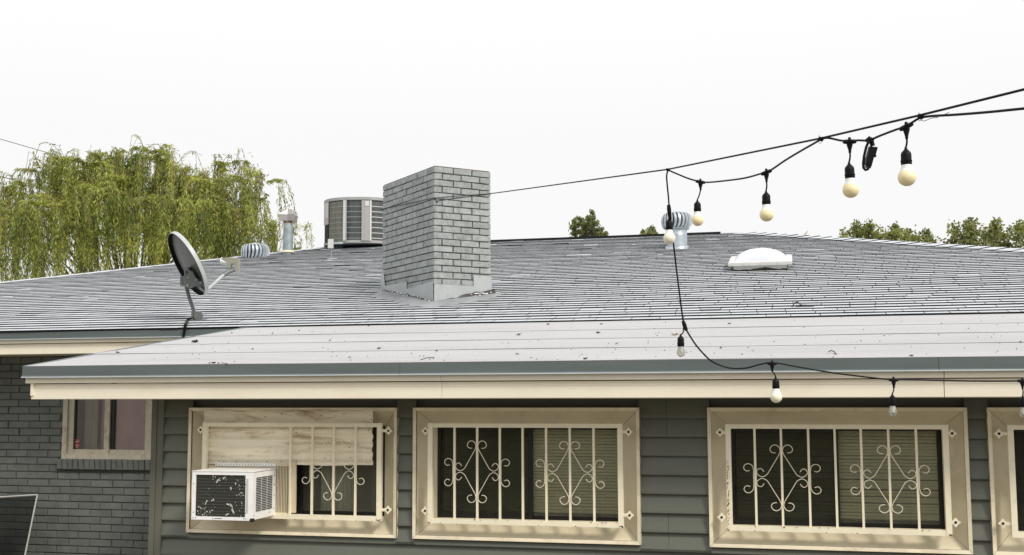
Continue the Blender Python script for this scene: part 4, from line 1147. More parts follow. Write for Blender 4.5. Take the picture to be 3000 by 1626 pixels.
# ---- domed skylight
M['skyw'] = mat('weathered_white_flange', (0.60, 0.60, 0.58), 0.5, var=0.08)
s1, s2 = roof_pt(2150, 797), roof_pt(2306, 800)
sk = thing('skylight', 'white domed skylight on the shingles right of the tall turbine vent', 'skylight', ((s1[0] + s2[0]) / 2, s1[1], zroof(s1[1])))
sx0, sx1 = s1[0], s2[0]; sy0 = s1[1]; Ws = sx1 - sx0; Ls = Ws * .95
cx_ = (sx0 + sx1) / 2
def sp(u, v_, h): return np.array([u, sy0, zroof(sy0)]) + ns * v_ + nn * h
q = MB()
def slab(u0, u1, v0, v1, h0, h1):
    q.add([sp(u0, v0, h0), sp(u1, v0, h0), sp(u1, v1, h0), sp(u0, v1, h0), sp(u0, v0, h1), sp(u1, v0, h1), sp(u1, v1, h1), sp(u0, v1, h1)],
          [(0, 3, 2, 1), (4, 5, 6, 7), (0, 1, 5, 4), (1, 2, 6, 5), (2, 3, 7, 6), (3, 0, 4, 7)])
slab(sx0, sx1, 0, Ls, -.02, .070); q.build('curb', M['bark'], sk)
q = MB(); e_ = .055; slab(sx0 - e_, sx1 + e_, -e_, Ls + e_, .071, .100); q.build('flange', M['skyw'], sk)
q = MB(); r_ = random.Random(2); P = []
for i in range(25):
    u = sx0 + Ws * i / 24; h = .020 + .022 * r_.random() * (1 if i > 8 else .3) + (.012 if 10 < i < 15 else 0)
    P += [sp(u, -.006, h), sp(u, -.004, .070)]
q.add(P, [(2 * i, 2 * i + 2, 2 * i + 3, 2 * i + 1) for i in range(24)]); q.build('torn_flashing', M['skyw'], sk)
q = MB(); V = []; n = 18; F = []
for j in range(n + 1):
    for i in range(n + 1):
        a, b = i / n * 2 - 1, j / n * 2 - 1
        h = .104 + .118 * (max(0, (1 - abs(a) ** 2.1)) * max(0, (1 - abs(b) ** 2.1))) ** .68
        V.append(sp(cx_ + a * Ws * .5, Ls / 2 + b * Ls * .5, h))
for j in range(n):
    for i in range(n): F.append((j * (n + 1) + i, j * (n + 1) + i + 1, (j + 1) * (n + 1) + i + 1, (j + 1) * (n + 1) + i))
q.add(V, F)
M['acryl'] = mat('white_acrylic_dome', (0.58, 0.60, 0.65), 0.12, var=0.01)
q.build('dome', M['acryl'], sk, smooth=True)
q = MB(); slab(sx0 - e_ + .01, sx1 + e_ - .01, -e_ + .01, Ls + e_ - .01, .100, .105); q.build('retainer', M['skyw'], sk)
for u in (.18, .5, .82):
    q = MB(); p = sp(sx0 + Ws * u, -e_ - .001, .087); q.tube([p, p - ns * .004], .006, 8); q.build('screw', M['alu'], sk)

# ---- little scraps on the main roof
s_ = roof_pt(2338, 903); q = MB(); r_ = random.Random(8)
q.tube([on_roof(s_ + np.array([-.05, 0, 0]), .01), on_roof(s_ + np.array([-.03, 0, 0]), .045), on_roof(s_, .055), on_roof(s_ + np.array([.02, 0, 0]), .03), on_roof(s_ + np.array([.10, -.01, 0]), .014)], .006, 6)
q.tube([on_roof(s_ + np.array([-.02, .01, 0]), .012), on_roof(s_ + np.array([.06, .02, 0]), .018), on_roof(s_ + np.array([.13, .0, 0]), .012)], .011, 6)
tag(recentre(q.build('cable_scrap', M['tar'], smooth=True)), 'curled dark scrap of cable lying on the shingles below the skylight', 'scrap')
hp_ = at_d(2357, 690, 16.1); q = MB()
q.add([hp_, hp_ + CR * .03 + CU * .03, hp_ + CR * .055 + CU * .075, hp_ + CR * .02 + CU * .04, hp_ - CR * .04 - CU * .02, hp_ + CF * .02 + CU * .02], [(0, 1, 2, 3), (0, 3, 4), (4, 0, 5), (1, 2, 5)])
tag(recentre(q.build('dry_leaf', M['leaftan'])), 'curled brown leaf stuck upright on the right hip', 'leaf')

# ================================================================== window air conditioner, sheet, leaning screen
yf_ = at_y(742, 1460, YW - .07)
fy = YW - .38
ax0 = at_y(562, 1450, fy)[0]; ax1 = at_y(741, 1450, fy)[0]; az0 = at_y(650, 1524, fy)[2]; az1 = at_y(650, 1382, fy)[2]
ac = thing('window_air_conditioner', 'white window air conditioner, torn foil on its black coil, below the corrugated sheet', 'air conditioner', (ax0, fy, az0))
q = MB(); by = YW + .02
q.box(ax0 + .002, ax1 - .002, fy + .012, by, az0 + .004, az1 - .002); q.build('cabinet', M['white'], ac)
fm = .018
q = MB(); rgt = ax1 - .052
q.box(ax0, ax1, fy, fy + .014, az1 - .020, az1); q.box(ax0, ax1, fy, fy + .014, az0, az0 + .020)
q.box(ax0, ax0 + .024, fy + .0005, fy + .014, az0 + .020, az1 - .020); q.box(rgt, ax1, fy + .0005, fy + .014, az0 + .020, az1 - .020)
q.box(ax0 - .003, ax1 + .003, fy - .003, by, az1, az1 + .004)
q.build('front_frame', M['white'], ac)
q = MB(); q.box(rgt + .006, rgt + .020, fy - .002, fy, az0 + .05, az1 - .04); q.build('edge_clip', M['cond_l'], ac)
q = MB(); q.box(ax0 + .024, rgt, fy + .0085, fy + .0115, az0 + .020, az1 - .020); q.build('coil', M['ac_coil'], ac)
M['ac_line'] = mat('ac_coil_tube', (0.085, 0.088, 0.075), 0.5)
for k in range(12):
    z = az0 + .033 + k * (az1 - az0 - .06) / 12
    q = MB(); q.box(ax0 + .026, rgt - .002, fy + .0065, fy + .0085, z, z + .0028); q.build('coil_tube', M['ac_line'], ac)
# torn foil flakes
q = MB(); r_ = random.Random(12)
def flake(u, v_, s, el=1.0, ang=None):
    ang = r_.uniform(0, 3.1) if ang is None else ang; c_, s2_ = math.cos(ang), math.sin(ang); n = 9; P = []
    for k in range(n):
        a = 2 * math.pi * k / n; rr = s * r_.uniform(.35, 1.1); xx, zz_ = rr * math.cos(a) * el, rr * math.sin(a) / el
        P.append((ax0 + .024 + u + xx * c_ - zz_ * s2_, fy + .006 + r_.uniform(-.004, .0015), az0 + .020 + v_ + xx * s2_ + zz_ * c_))
    q.add(P + [(ax0 + .024 + u, fy + .004, az0 + .02 + v_)], [(k, (k + 1) % n, n) for k in range(n)])
Wc, Hc = rgt - ax0 - .024, az1 - az0 - .04
for k in range(34): flake(Wc * r_.uniform(.01, .33), Hc * min(.38, abs(r_.gauss(.13, .11))), r_.uniform(.002, .0065), r_.uniform(1, 1.8))
for k in range(30): flake(Wc * r_.uniform(.78, .99), Hc * r_.uniform(.02, .97), r_.uniform(.002, .0065), r_.uniform(1, 1.8))
for k in range(12): flake(Wc * r_.uniform(.3, .75), Hc * r_.uniform(.84, .99), r_.uniform(.002, .006), 1.3)
for k in range(16): flake(Wc * r_.uniform(.1, .9), Hc * r_.uniform(.05, .9), r_.uniform(.0015, .004))
flake(.36 * Wc, .40 * Hc, .010); flake(.72 * Wc, .26 * Hc, .015, 1.4, -.9); flake(.75 * Wc, .14 * Hc, .013, 1.6, -1.2); flake(.63 * Wc, .06 * Hc, .013, 1.5, .5)
flake(.44 * Wc, .86 * Hc, .014, 2.0, .8); flake(.56 * Wc, .92 * Hc, .009); flake(.71 * Wc, .68 * Hc, .011); flake(.66 * Wc, .30 * Hc, .010, 1.6, -.5)
q.build('foil_flakes', M['foil'], ac, kind='stuff')
# side louvre slots on the right flank
q = MB(); sx_ = ax1 - .0005
for c3 in range(3):
    y_a = fy + .045 + c3 * .078; 
    for k in range(20):
        z = az0 + .052 + k * (az1 - az0 - .085) / 20
        q.box(sx_, sx_ + .0012, y_a, y_a + .070, z, z + .0060)
q.build('side_slots', M['dark'], ac, kind='stuff')
q = MB()
for (yy, zz_) in ((fy + .02, .03), (fy + .30, .05), (fy + .24, .03), (fy + .30, .13), (fy + .30, .20), (fy + .30, .26)):
    q.tube([(sx_, yy, az0 + zz_), (sx_ + .0015, yy, az0 + zz_)], .0035, 8)
for (xx, zz_) in ((ax0 + .012, .22), (ax0 + .012, .045), (ax0 + .012, .012), (ax0 + .03, .012), (rgt + .004, .22), (rgt + .004, .045), (rgt - .006, .012), (rgt + .006, .012)):
    q.tube([(xx, fy - .0012, az0 + zz_), (xx, fy + .001, az0 + zz_)], .0030, 8)
q.build('screw_holes', M['dark'], ac, kind='stuff')
q = MB(); q.tube([(ax1 - .006, fy - .004, az0 + .004), (ax1 - .006, fy + .02, az0 + .004)], .012, 12); q.build('drain_plug', M['dark'], ac)
q = MB(); q.box(ax0 + .16, ax0 + .21, fy - .0012, fy, az0 + .008, az0 + .012); q.prism([(0, 0), (.008, 0), (.004, .008)], (ax0 + .145, fy, az0 + .006), (1, 0, 0), (0, 0, 1), (0, -1, 0), .0012); q.build('warning_print', M['mast'], ac)
# mounting rail with holes, filler curtain
ry = YW - .062
rx0, rx1 = at_y(630, 1361, ry)[0], at_y(808, 1361, ry)[0]; rz = at_y(720, 1361, ry)[2]
q = MB(); q.box(rx0, rx1, ry, ry + .02, rz - .009, rz + .009); rl = q.build('mounting_rail', M['white'], ac)
q = MB()
for k in range(20):
    x = rx0 + .012 + k * (rx1 - rx0 - .02) / 20; q.tube([(x, ry - .0012, rz), (x, ry, rz)], .0028, 8)
q.build('rail_holes', M['dark'], rl, kind='stuff')
q = MB(); q.box(rx0 - .05, rx1, ry + .012, ry + .03, az1 - .02, rz - .0095); q.build('top_filler', M['beige'], ac)
cx0, cx1 = at_y(810, 1430, ry)[0], at_y(846, 1430, ry)[0]; czb, czt = at_y(830, 1502, ry)[2], at_y(830, 1366, ry)[2]
q = MB(); q.box(cx0 - .01, cx1 + .045, ry + .002, ry + .02, czt, czt + .018); q.box(cx1, cx1 + .045, ry + .004, ry + .02, czb, czt); q.box(cx0 - .01, cx1, ry + .003, ry + .02, czb - .012, czb); q.build('filler_frame', M['beige'], ac)
n = 8
for k in range(n):
    a = cx0 + (cx1 - cx0) * k / n; b = cx0 + (cx1 - cx0) * (k + .42) / n
    q = MB(); q.box(a, b, ry + .004, ry + .014, czb, czt); q.build('pleat', M['beige'], ac)
q = MB(); q.box(cx0, cx1, ry + .016, ry + .019, czb, czt); q.build('pleat_backing', M['leafdry'], ac)

# corrugated sheet
ys = YW - .040
cxa, cxb = at_y(597, 1280, ys)[0], at_y(1092, 1280, ys)[0]; cza, czb_ = at_y(850, 1361, ys)[2], at_y(850, 1203, ys)[2]
q = MB(); nx, nz = 70, 64; V = []
for i in range(nx + 1):
    u = i / nx; x = cxa + (cxb - cxa) * u
    for j in range(nz + 1):
        v_ = j / nz
        z = cza + (czb_ - cza) * v_
        if j == nz: z += .004 * math.sin(u * 21) + .003 * math.sin(u * 47)
        if j == 0: z += .003 * math.sin(u * 15)
        z += .006 * (u - .5) * 0 - .006 * (1 - u) * (1 - v_)
        am = .0085 * (1 if v_ < .72 else max(.25, 1 - (v_ - .72) * 5))
        yy = ys + am * math.sin(2 * math.pi * v_ * 6.1) + .002 * math.sin(u * 9 + v_ * 5) - .010 * max(0, v_ - .75)
        if i == nx: x2 = x + .0015 * math.sin(v_ * 17)
        else: x2 = x
        V.append((x2, yy, z))
F = [(i * (nz + 1) + j, (i + 1) * (nz + 1) + j, (i + 1) * (nz + 1) + j + 1, i * (nz + 1) + j + 1) for i in range(nx) for j in range(nz)]
q.add(V, F)
sheet = thing('corrugated_sheet', 'stained cream corrugated sheet fixed over the upper part of the leftmost barred window', 'sheet', (cxa, ys, cza))
q.build('sheet', M['sheet'], sheet, smooth=True)
for (px, py) in ((825, 1213), (776, 1222), (940, 1216), (1007, 1213), (868, 1267), (1079, 1261), (1026, 1341), (1024, 1310), (692, 1353), (726, 1353), (782, 1353), (823, 1352), (654, 1353), (868, 1351), (951, 1343), (1088, 1229)):
    p = at_y(px, py, ys - .012); q = MB(); q.tube([p, p + np.array([0, .006, 0])], .0032, 8); q.build('screw', M['rust'], sheet)

# leaning insect screen at lower left
yl = YB - .30
pts = [at_y(-150, 1466, yl), at_y(109, 1450, yl), at_y(60, 1690, yl - .12), at_y(-200, 1720, yl - .12)]
scr = thing('insect_screen', 'loose aluminium framed insect screen leaning against the brick wall at lower left', 'window screen', pts[3])
for a, b in ((0, 1), (1, 2), (2, 3), (3, 0)):
    q = MB(); q.tube([pts[a], pts[b]], .009, 4); q.build('frame_bar', M['alu'], scr)
q = MB(); q.add([p + np.array([0, .003, 0]) for p in pts], [(3, 2, 1, 0)]); q.build('mesh', G_mesh, scr)

# ================================================================== festoon lights and wires
def curve_pts(pxs, n=6): return smooth_curve([at_d(*p) for p in pxs], n)
def dcab(x): return 1.0 / (.1712 + (x - 1957) * 1.235e-4)
# support wire from the chimney
wire = thing('support_wire', 'black stay wire stretched from the chimney to the upper right', 'wire', at_d(1279, 589, dcab(1279)))
def line_px(x0, y0, x1, y1, n): return [at_d(x0 + (x1 - x0) * i / n, y0 + (y1 - y0) * i / n, dcab(x0 + (x1 - x0) * i / n)) for i in range(n + 1)]
q = MB(); q.tube(line_px(1279, 589, 1957, 496, 10) + line_px(1957, 496, 2405, 405, 6)[1:] + line_px(2405, 405, 2697, 337, 4)[1:] + line_px(2697, 337, 3160, 222, 5)[1:], .0042, 7)
q.build('strand', M['black'], wire, smooth=True)
q = MB(); hC = at_d(1272, 590, dcab(1272))[2]
def around(off, zs): 
    return [o0 * [1, 1, 0] - dl * off - dr * off + uz * zs[0], o0 * [1, 1, 0] + dr * (CA + off) - dl * off + uz * zs[1], o0 * [1, 1, 0] + dr * (CA + off) + dl * (CBL + off) + uz * zs[2], o0 * [1, 1, 0] + dl * (CBL + off) - dr * off + uz * zs[3]]
zr_ = face_uv(1438, 567, dr)[1]; zl_ = face_uv(1122, 613, dl)[1]
lp = around(.012, (hC, zr_, zr_, zl_)); lp = lp + [lp[0]]
q.tube(lp, .0035, 6); q.build('chimney_loop', M['black'], wire)
q = MB(); q.tube([at_d(1279, 589, dcab(1279) - .05), lp[0]], .0045, 6); q.tube([at_d(1275, 587, 11.0), at_d(1283, 592, 11.0), at_d(1277, 593, 11.0)], .006, 6); q.build('knot', M['black'], wire)

globe_prof = [(.0005, 0), (.010, .0012), (.019, .0062), (.0262, .0140), (.0298, .0245), (.0300, .0320), (.0275, .0425), (.0235, .0500)]
neck_prof = [(.0236, .0500), (.0205, .0555), (.0180, .0630), (.0165, .0740)]
sock_prof = [(.0165, .0720), (.0180, .0740), (.0185, .0830), (.0178, .0835), (.0195, .0850), (.0195, .0880), (.0176, .0895), (.0176, .1080), (.0160, .1150), (.0105, .1210), (.0052, .1270), (.0045, .1330)]
def lamp_parts(parent, bulb_c, conn, kind, d, tangent=None, lean=(0, 0, 0), cord_mid=None, pale=False, topknob=True):
    """one socket hanging under its connector; bulb_c = centre of the globe"""
    ax = np.array([0, 0, 1.0]) + np.array(lean); ax /= np.linalg.norm(ax)
    if kind == 'globe':
        o_ = bulb_c - ax * .030
        q = MB(); q.lathe(sock_prof, o_, ax, 24); s_ = q.build('lamp_socket', M['black'], parent, smooth=True)
        q = MB(); q.lathe(globe_prof, o_, ax, 28); q.build('bulb', M['globe_p'] if pale else M['globe'], s_, smooth=True)
        q = MB(); q.lathe(neck_prof, o_, ax, 28); q.build('bulb_collar', M['bulb_w'], s_, smooth=True)
        top = o_ + ax * .133
    else:
        o_ = bulb_c - ax * .0205
        q = MB(); q.lathe([(r * .98, h - .018) for r, h in sock_prof], o_, ax, 24); s_ = q.build('lamp_socket', M['black'], parent, smooth=True)
        q = MB(); q.lathe([(.0005, 0), (.010, .002), (.0185, .010), (.0215, .0205), (.0195, .032), (.0150, .044), (.0130, .056)], o_, ax, 24); q.build('bulb', M['clear'], s_, smooth=True)
        q = MB(); q.lathe([(.0065, .018), (.0095, .024), (.0105, .046), (.0125, .056)], o_, ax, 14); q.build('filament_stem', M['lnb_w'], s_, smooth=True)
        top = o_ + ax * .115
    if conn is not None:
        q = MB(); tg = tangent if tangent is not None else CR; tg = tg / np.linalg.norm(tg)
        q.tube([conn - tg * .024, conn - tg * .016, conn + tg * .016, conn + tg * .024], [.0065, .0085, .0085, .0065], 10)
        q.tube([conn + uz * .004, conn - uz * .012, conn - uz * .032, conn - uz * .042], [.0125, .0115, .0058, .0050], 10)
        q.tube([conn + uz * .002, conn + uz * .014, conn + uz * .017], [.006, .0055, .003], 8)
        q.build('connector', M['black'], parent, smooth=True)
        q = MB(); a = conn - uz * .040; mid = (a + top) / 2 + CR * .002
        q.tube(smooth_curve([a, mid, top], 4), .0034, 7); q.build('drop_cord', M['black'], parent, smooth=True)
    return top

up = thing('festoon_string', 'black festoon string of cream globe bulbs tied under the stay wire at upper right', 'string lights', at_d(2657, 372, 3.9), 'festoon strings')
dU = {1957: 5.85, 2044: 5.80, 2246: 4.95, 2489: 4.26, 2657: 3.90}
dep = lambda x: 1 / np.interp(x, [1957, 2052, 2246, 2405, 2490, 2657, 2697, 3000, 3100], [1 / 5.84, 1 / 5.77, 1 / 4.93, 1 / dcab(2405), 1 / 4.26, 1 / 3.9, 1 / dcab(2697), .30, .31])
cp = [(1957, 498), (1985, 510), (2020, 524), (2052, 532), (2075, 534), (2120, 530), (2180, 522), (2225, 510), (2246, 503), (2262, 496), (2300, 470), (2350, 440), (2380, 423), (2405, 409), (2425, 404), (2460, 411), (2489, 414), (2515, 411), (2545, 411), (2580, 397), (2625, 380), (2655, 370), (2675, 357), (2697, 345), (2730, 340), (2800, 336), (2900, 328), (3000, 318), (3120, 308)]
q = MB(); q.tube(curve_pts([(a, b, float(dep(a))) for a, b in cp], 4), .0042, 7); q.build('cord', M['black'], up, smooth=True)
def tang(px0, py0, px1, py1, d): return at_d(px1, py1, d) - at_d(px0, py0, d)
lamp_parts(up, at_d(2044, 645, 5.8), at_d(2052, 533, 5.77), 'globe', 5.8, tang(2035, 528, 2070, 534, 5.8))
lamp_parts(up, at_d(2246, 628.5, 4.95), at_d(2245, 505, 4.93), 'globe', 4.95, tang(2228, 509, 2262, 496, 4.9))
lamp_parts(up, at_d(2492.5, 556, 4.26), at_d(2489, 415, 4.26), 'globe', 4.26, tang(2470, 413, 2508, 412, 4.3), lean=(-.03, 0, 0))
lamp_parts(up, at_d(2657, 519.5, 3.9), at_d(2655, 371, 3.9), 'globe', 3.9, tang(2640, 377, 2672, 362, 3.9))
# drop lead and plug at the left end
q = MB(); q.tube(curve_pts([(1957, 498, 5.84), (1953, 515, 5.84), (1955, 545, 5.84), (1958, 575, 5.84), (1960, 602, 5.84)], 4), .0042, 7); q.build('lead', M['black'], up, smooth=True)
q = MB(); q.tube([at_d(1959, 600, 5.84), at_d(1960, 612, 5.84), at_d(1962, 632, 5.84), at_d(1964, 645, 5.84)], [.0085, .0110, .0100, .007], 10); q.build('plug', M['black'], up, smooth=True)
for i, (x, y) in enumerate(((1957, 497), (2405, 407), (2697, 341))):
    q = MB(); d = float(dep(x)) - .01; s = .62 if i else .5
    for k in range(5):
        a0 = k * .9; q.tube([at_d(x, y, d) + (CR * math.cos(t) * .006 + CU * math.sin(t) * .012) * s + CR * (k - 2) * .0026 for t in np.linspace(a0, a0 + 5, 9)], .0022, 5)
    if i: q.tube([at_d(x - 4, y - 2, d), at_d(x - 6, y - 8, d), at_d(x - 4, y - 12, d)], .0009, 4); q.tube([at_d(x - 8, y + 8, d), at_d(x - 3, y + 14, d), at_d(x + 5, y + 6, d)], .0011, 4)
    q.build('wire_tie', M['black'], up)
q = MB(); q.tube([at_d(*p, 3.72) for p in ((2695, 346), (2700, 353), (2708, 355), (2722, 349), (2735, 345), (2749, 344))], .0011, 5)
q.tube([at_d(*p, 3.70) for p in ((2760, 338), (2772, 333), (2781, 329))], .0010, 5); q.build('tie_wire_tail', M['black'], up)
# folded lead with box
box = thing('plug_adapter', 'black plug adapter and folded lead hanging between the two largest bulbs', 'plug adapter', at_d(2546, 413, 4.12))
d = 4.12
q = MB(); tl = CR * -.27 - CU; tl /= np.linalg.norm(tl); cr2 = np.cross(CF, tl)
c = at_d(2549, 458, d)
q.obox(c, tl, cr2, CF, .034, .0115, .012); q.obox(c + tl * .034 - cr2 * .003, tl, cr2, CF, .008, .008, .010)
q.obox(at_d(2562, 444, d), tl, cr2, CF, .016, .005, .010); q.obox(at_d(2563, 457, d), tl, cr2, CF, .004, .004, .005)
q.build('adapter_body', M['black'], box)
q = MB(); q.tube([at_d(*p, d - .02) for p in ((2546, 412), (2538, 430), (2532, 455), (2529, 478), (2530, 492), (2535, 498), (2545, 494))], .0050, 7)
q.tube([at_d(*p, d) for p in ((2550, 408), (2554, 418), (2557, 428))], .0085, 8); q.build('lead', M['black'], box, smooth=True)
q = MB(); q.tube([at_d(2539, 413, d), at_d(2547, 408, d - .01), at_d(2556, 411, d)], [.008, .012, .008], 8); q.build('clip', M['black'], box, smooth=True)

low = thing('festoon_string', 'black festoon string drooping over the extension eave, one globe bulb and clear bulbs', 'string lights', at_d(2262, 1062, 5.85), 'festoon strings')
lp_ = [(1964, 642, 5.86), (1970, 690, 5.86), (1975, 730, 5.86), (1983, 800, 5.86), (1992, 870, 5.86), (1999, 925, 5.86), (2002, 944, 5.86)]
q = MB(); q.tube(curve_pts(lp_, 4), .0044, 7)
l2 = [(2008, 962, 5.86), (2014, 972, 5.86), (2040, 1012, 5.86), (2078, 1053, 5.87), (2110, 1070, 5.88), (2145, 1079, 5.88), (2185, 1078, 5.88), (2225, 1068, 5.88), (2248, 1063, 5.88), (2262, 1062, 5.88), (2280, 1064, 5.88), (2340, 1075, 5.88), (2440, 1092, 5.88), (2560, 1107, 5.88), (2600, 1111, 5.88), (2640, 1112, 5.88), (2700, 1113, 5.88), (2850, 1116, 5.88), (2975, 1116, 5.88), (3000, 1113, 5.88), (3150, 1105, 5.88)]
q.tube(curve_pts(l2, 4), .0044, 7); q.build('cord', M['black'], low, smooth=True)
lamp_parts(low, at_d(1961, 698, 5.84), None, 'globe', 5.84, pale=True)
q = MB(); q.tube([at_d(2001, 940, 5.86), at_d(2005, 952, 5.86), at_d(2011, 968, 5.86)], [.008, .0115, .0085], 10); q.build('splice', M['black'], low, smooth=True)
tp = lamp_parts(low, at_d(1995, 1034, 5.88), None, 'clear', 5.88)
q = MB(); q.tube(smooth_curve([at_d(2003, 955, 5.87), at_d(2001, 975, 5.88), tp], 4), .0034, 7); q.build('drop_cord', M['black'], low, smooth=True)
lamp_parts(low, at_d(2274, 1163, 5.88), at_d(2262, 1065, 5.88), 'globe', 5.88, tang(2250, 1063, 2280, 1063, 5.9), pale=True)
lamp_parts(low, at_d(2616, 1208, 5.95), at_d(2618, 1113, 5.88), 'clear', 5.9, tang(2600, 1111, 2640, 1112, 5.9))
lamp_parts(low, at_d(2999, 1212, 5.95), at_d(2995, 1116, 5.88), 'clear', 5.9, tang(2980, 1116, 3010, 1116, 5.9))

# overhead power lines at upper left
for (pts_, lab, rad) in (([(-300, 320), (0, 407), (100, 436), (200, 464), (330, 492), (430, 508)], 'upper thin utility line crossing behind the willow top at far left', .012),
                         ([(-300, 455), (0, 517), (60, 532), (110, 544), (300, 590)], 'lower utility line meeting the willow at the left edge', .016)):
    q = MB(); q.tube(curve_pts([(a, b, 36.0) for a, b in pts_], 6), rad, 5)
    tag(recentre(q.build('utility_line', M['mast'], smooth=True)), lab, 'power line')

# ================================================================== debris on the extension roof
def porch_on(px, py, h=.006):
    p = porch_pt(px, py); return np.array([p[0], p[1], zporch(p[1]) + h])
bits = [(572, 1005, .030, 'd', 'dark crumpled leaf near the left rake of the pale roof, beside a small bolt'),
        (345, 1036, .016, 'd', 'small black lump nearest the front left corner of the pale roof'),
        (1111, 1024, .016, 'd', 'dark leaf on the pale roof straight below the left side of the chimney'),
        (1520, 984, .020, 't', 'curled tan leaf on the pale roof between chimney and dropped cord'),
        (1753, 978, .018, 'd', 'dark leaf on the pale roof midway between the curled tan leaf and the cord'),
        (1605, 953, .014, 'd', 'small dark leaf against the shingles, right of the chimney foot'),
        (1761, 952, .012, 'd', 'tiny dark leaf against the shingles, nearest the dropped cord on its left'),
        (1977, 984, .024, 't', 'curled tan leaf touching the dropped cord on the pale roof'),
        (1806, 1010, .013, 't', 'tiny tan leaf on the pale roof lower left of the clear hanging bulb'),
        (2137, 951, .016, 'd', 'dark leaf against the shingles right of the dropped cord'),
        (1025, 1050, .013, 't', 'small tan leaf near the front edge below the chimney'),
        (1280, 1031, .013, 'd', 'small dark leaf on the pale roof below the right side of the chimney'),
        (1715, 1055, .013, 'd', 'dark crumb at the front edge of the pale roof, left of the clear bulb'),
        (1515, 1040, .013, 't', 'small tan leaf near the front edge below the curled tan leaf'),
        (2672, 1046, .013, 'd', 'dark crumb at the front edge of the pale roof near the metal joint'),
        (626, 1067, .015, 'd', 'dark leaf lump on the front edge of the pale roof beside a short twig')]
r_ = random.Random(31)
for (px, py, s, kd, lab) in bits:
    c = porch_on(px, py, .006); q = MB(); n = 8; P = []
    for k in range(n):
        a = 2 * math.pi * k / n; rr = s * r_.uniform(.55, 1.1)
        P.append(c + np.array([rr * math.cos(a) * 1.3, rr * math.sin(a), s * r_.uniform(.0, .75)]))
    P.append(c + np.array([0, 0, s * .45])); P.append(c + np.array([0, 0, -.002]))
    q.add(P, [(k, (k + 1) % n, n) for k in range(n)] + [((k + 1) % n, k, n + 1) for k in range(n)])
    o = recentre(q.build('dry_leaf', M['leafdry'] if kd == 'd' else M['leaftan']))
    if lab: tag(o, lab, 'leaf', 'dry leaves on the pale extension roof')
q = MB(); a = porch_on(591, 1011, .008); b = porch_on(617, 1010, .008)
q.tube([a, b], .004, 8); q.tube([a - (b - a) * .06, a + (b - a) * .04], .010, 6)
tag(recentre(q.build('bolt', M['alu'])), 'small grey bolt lying on the pale roof near the left rake', 'bolt')
q = MB(); q.tube([porch_on(*p, h) for p, h in (((2428, 1040), .02), ((2436, 1035), .016), ((2444, 1036), .012), ((2450, 1042), .008))], .003, 6)
tag(recentre(q.build('twig', M['leafdry'])), 'bent dark twig on the pale roof above the right end of the eave', 'twig')
q = MB(); q.tube([porch_on(*p, .006) for p in ((1232, 1057), (1250, 1051), (1272, 1050))], .0022, 5)
tag(recentre(q.build('twig', M['leafdry'])), 'thin arched twig on the pale roof below the chimney', 'twig')
q = MB(); q.tube([porch_on(*p, .006) for p in ((648, 1066), (666, 1069))], .003, 5)
tag(recentre(q.build('twig', M['leafdry'])), 'short dark twig at the edge of the pale roof, left part', 'twig')
q = MB()
crumbs = [(1080, 957), (798, 980), (679, 977), (876, 970), (966, 1000), (2112, 1022), (740, 1025), (614, 1067), (640, 1067), (2990, 1005)]
for k in range(230):
    px, py = crumbs[k] if k < len(crumbs) else (r_.uniform(300, 2990), r_.uniform(925, 1065))
    p = porch_pt(px, py)
    if p[0] < XRK + .05 or p[1] > YE or p[1] < YF + .02: continue
    c = np.array([p[0], p[1], zporch(p[1]) + .0045]); s = r_.uniform(.0025, .0065) if k >= len(crumbs) else .010
    q.add([c + np.array([s, 0, 0]), c + np.array([0, s, 0]), c + np.array([-s, 0, 0]), c + np.array([0, -s, 0]), c + np.array([0, 0, s])], [(0, 1, 4), (1, 2, 4), (2, 3, 4), (3, 0, 4)])
o = q.build('roof_grit', M['leafdry']); o['kind'] = 'stuff'

# ================================================================== trees
def leaves_mesh(name, mat_, parent, C_, Dv, Nv, Ln, Wd):
    """C_ centres, Dv long axis, Nv width axis: one kite-shaped leaf of four corners each"""
    n = len(C_); V = np.empty((n, 4, 3)); Dv = Dv / np.linalg.norm(Dv, axis=1, keepdims=True); Nv = np.cross(Dv, Nv); Nv /= (np.linalg.norm(Nv, axis=1, keepdims=True) + 1e-9)
    L = Ln[:, None]; W_ = Wd[:, None]
    V[:, 0] = C_; V[:, 1] = C_ + Dv * L * .45 + Nv * W_; V[:, 2] = C_ + Dv * L; V[:, 3] = C_ + Dv * L * .45 - Nv * W_
    off = np.array(root_of(parent)); V = V.reshape(-1, 3) - off
    me = D.meshes.new(name); me.vertices.add(4 * n); me.loops.add(4 * n); me.polygons.add(n)
    me.vertices.foreach_set('co', V.ravel()); me.loops.foreach_set('vertex_index', np.arange(4 * n, dtype=np.int32))
    me.polygons.foreach_set('loop_start', np.arange(0, 4 * n, 4, dtype=np.int32)); me.polygons.foreach_set('loop_total', np.full(n, 4, dtype=np.int32))
    me.materials.append(mat_); me.update(calc_edges=True)
    o = D.objects.new(name, me); COL.objects.link(o); o.parent = parent; return o

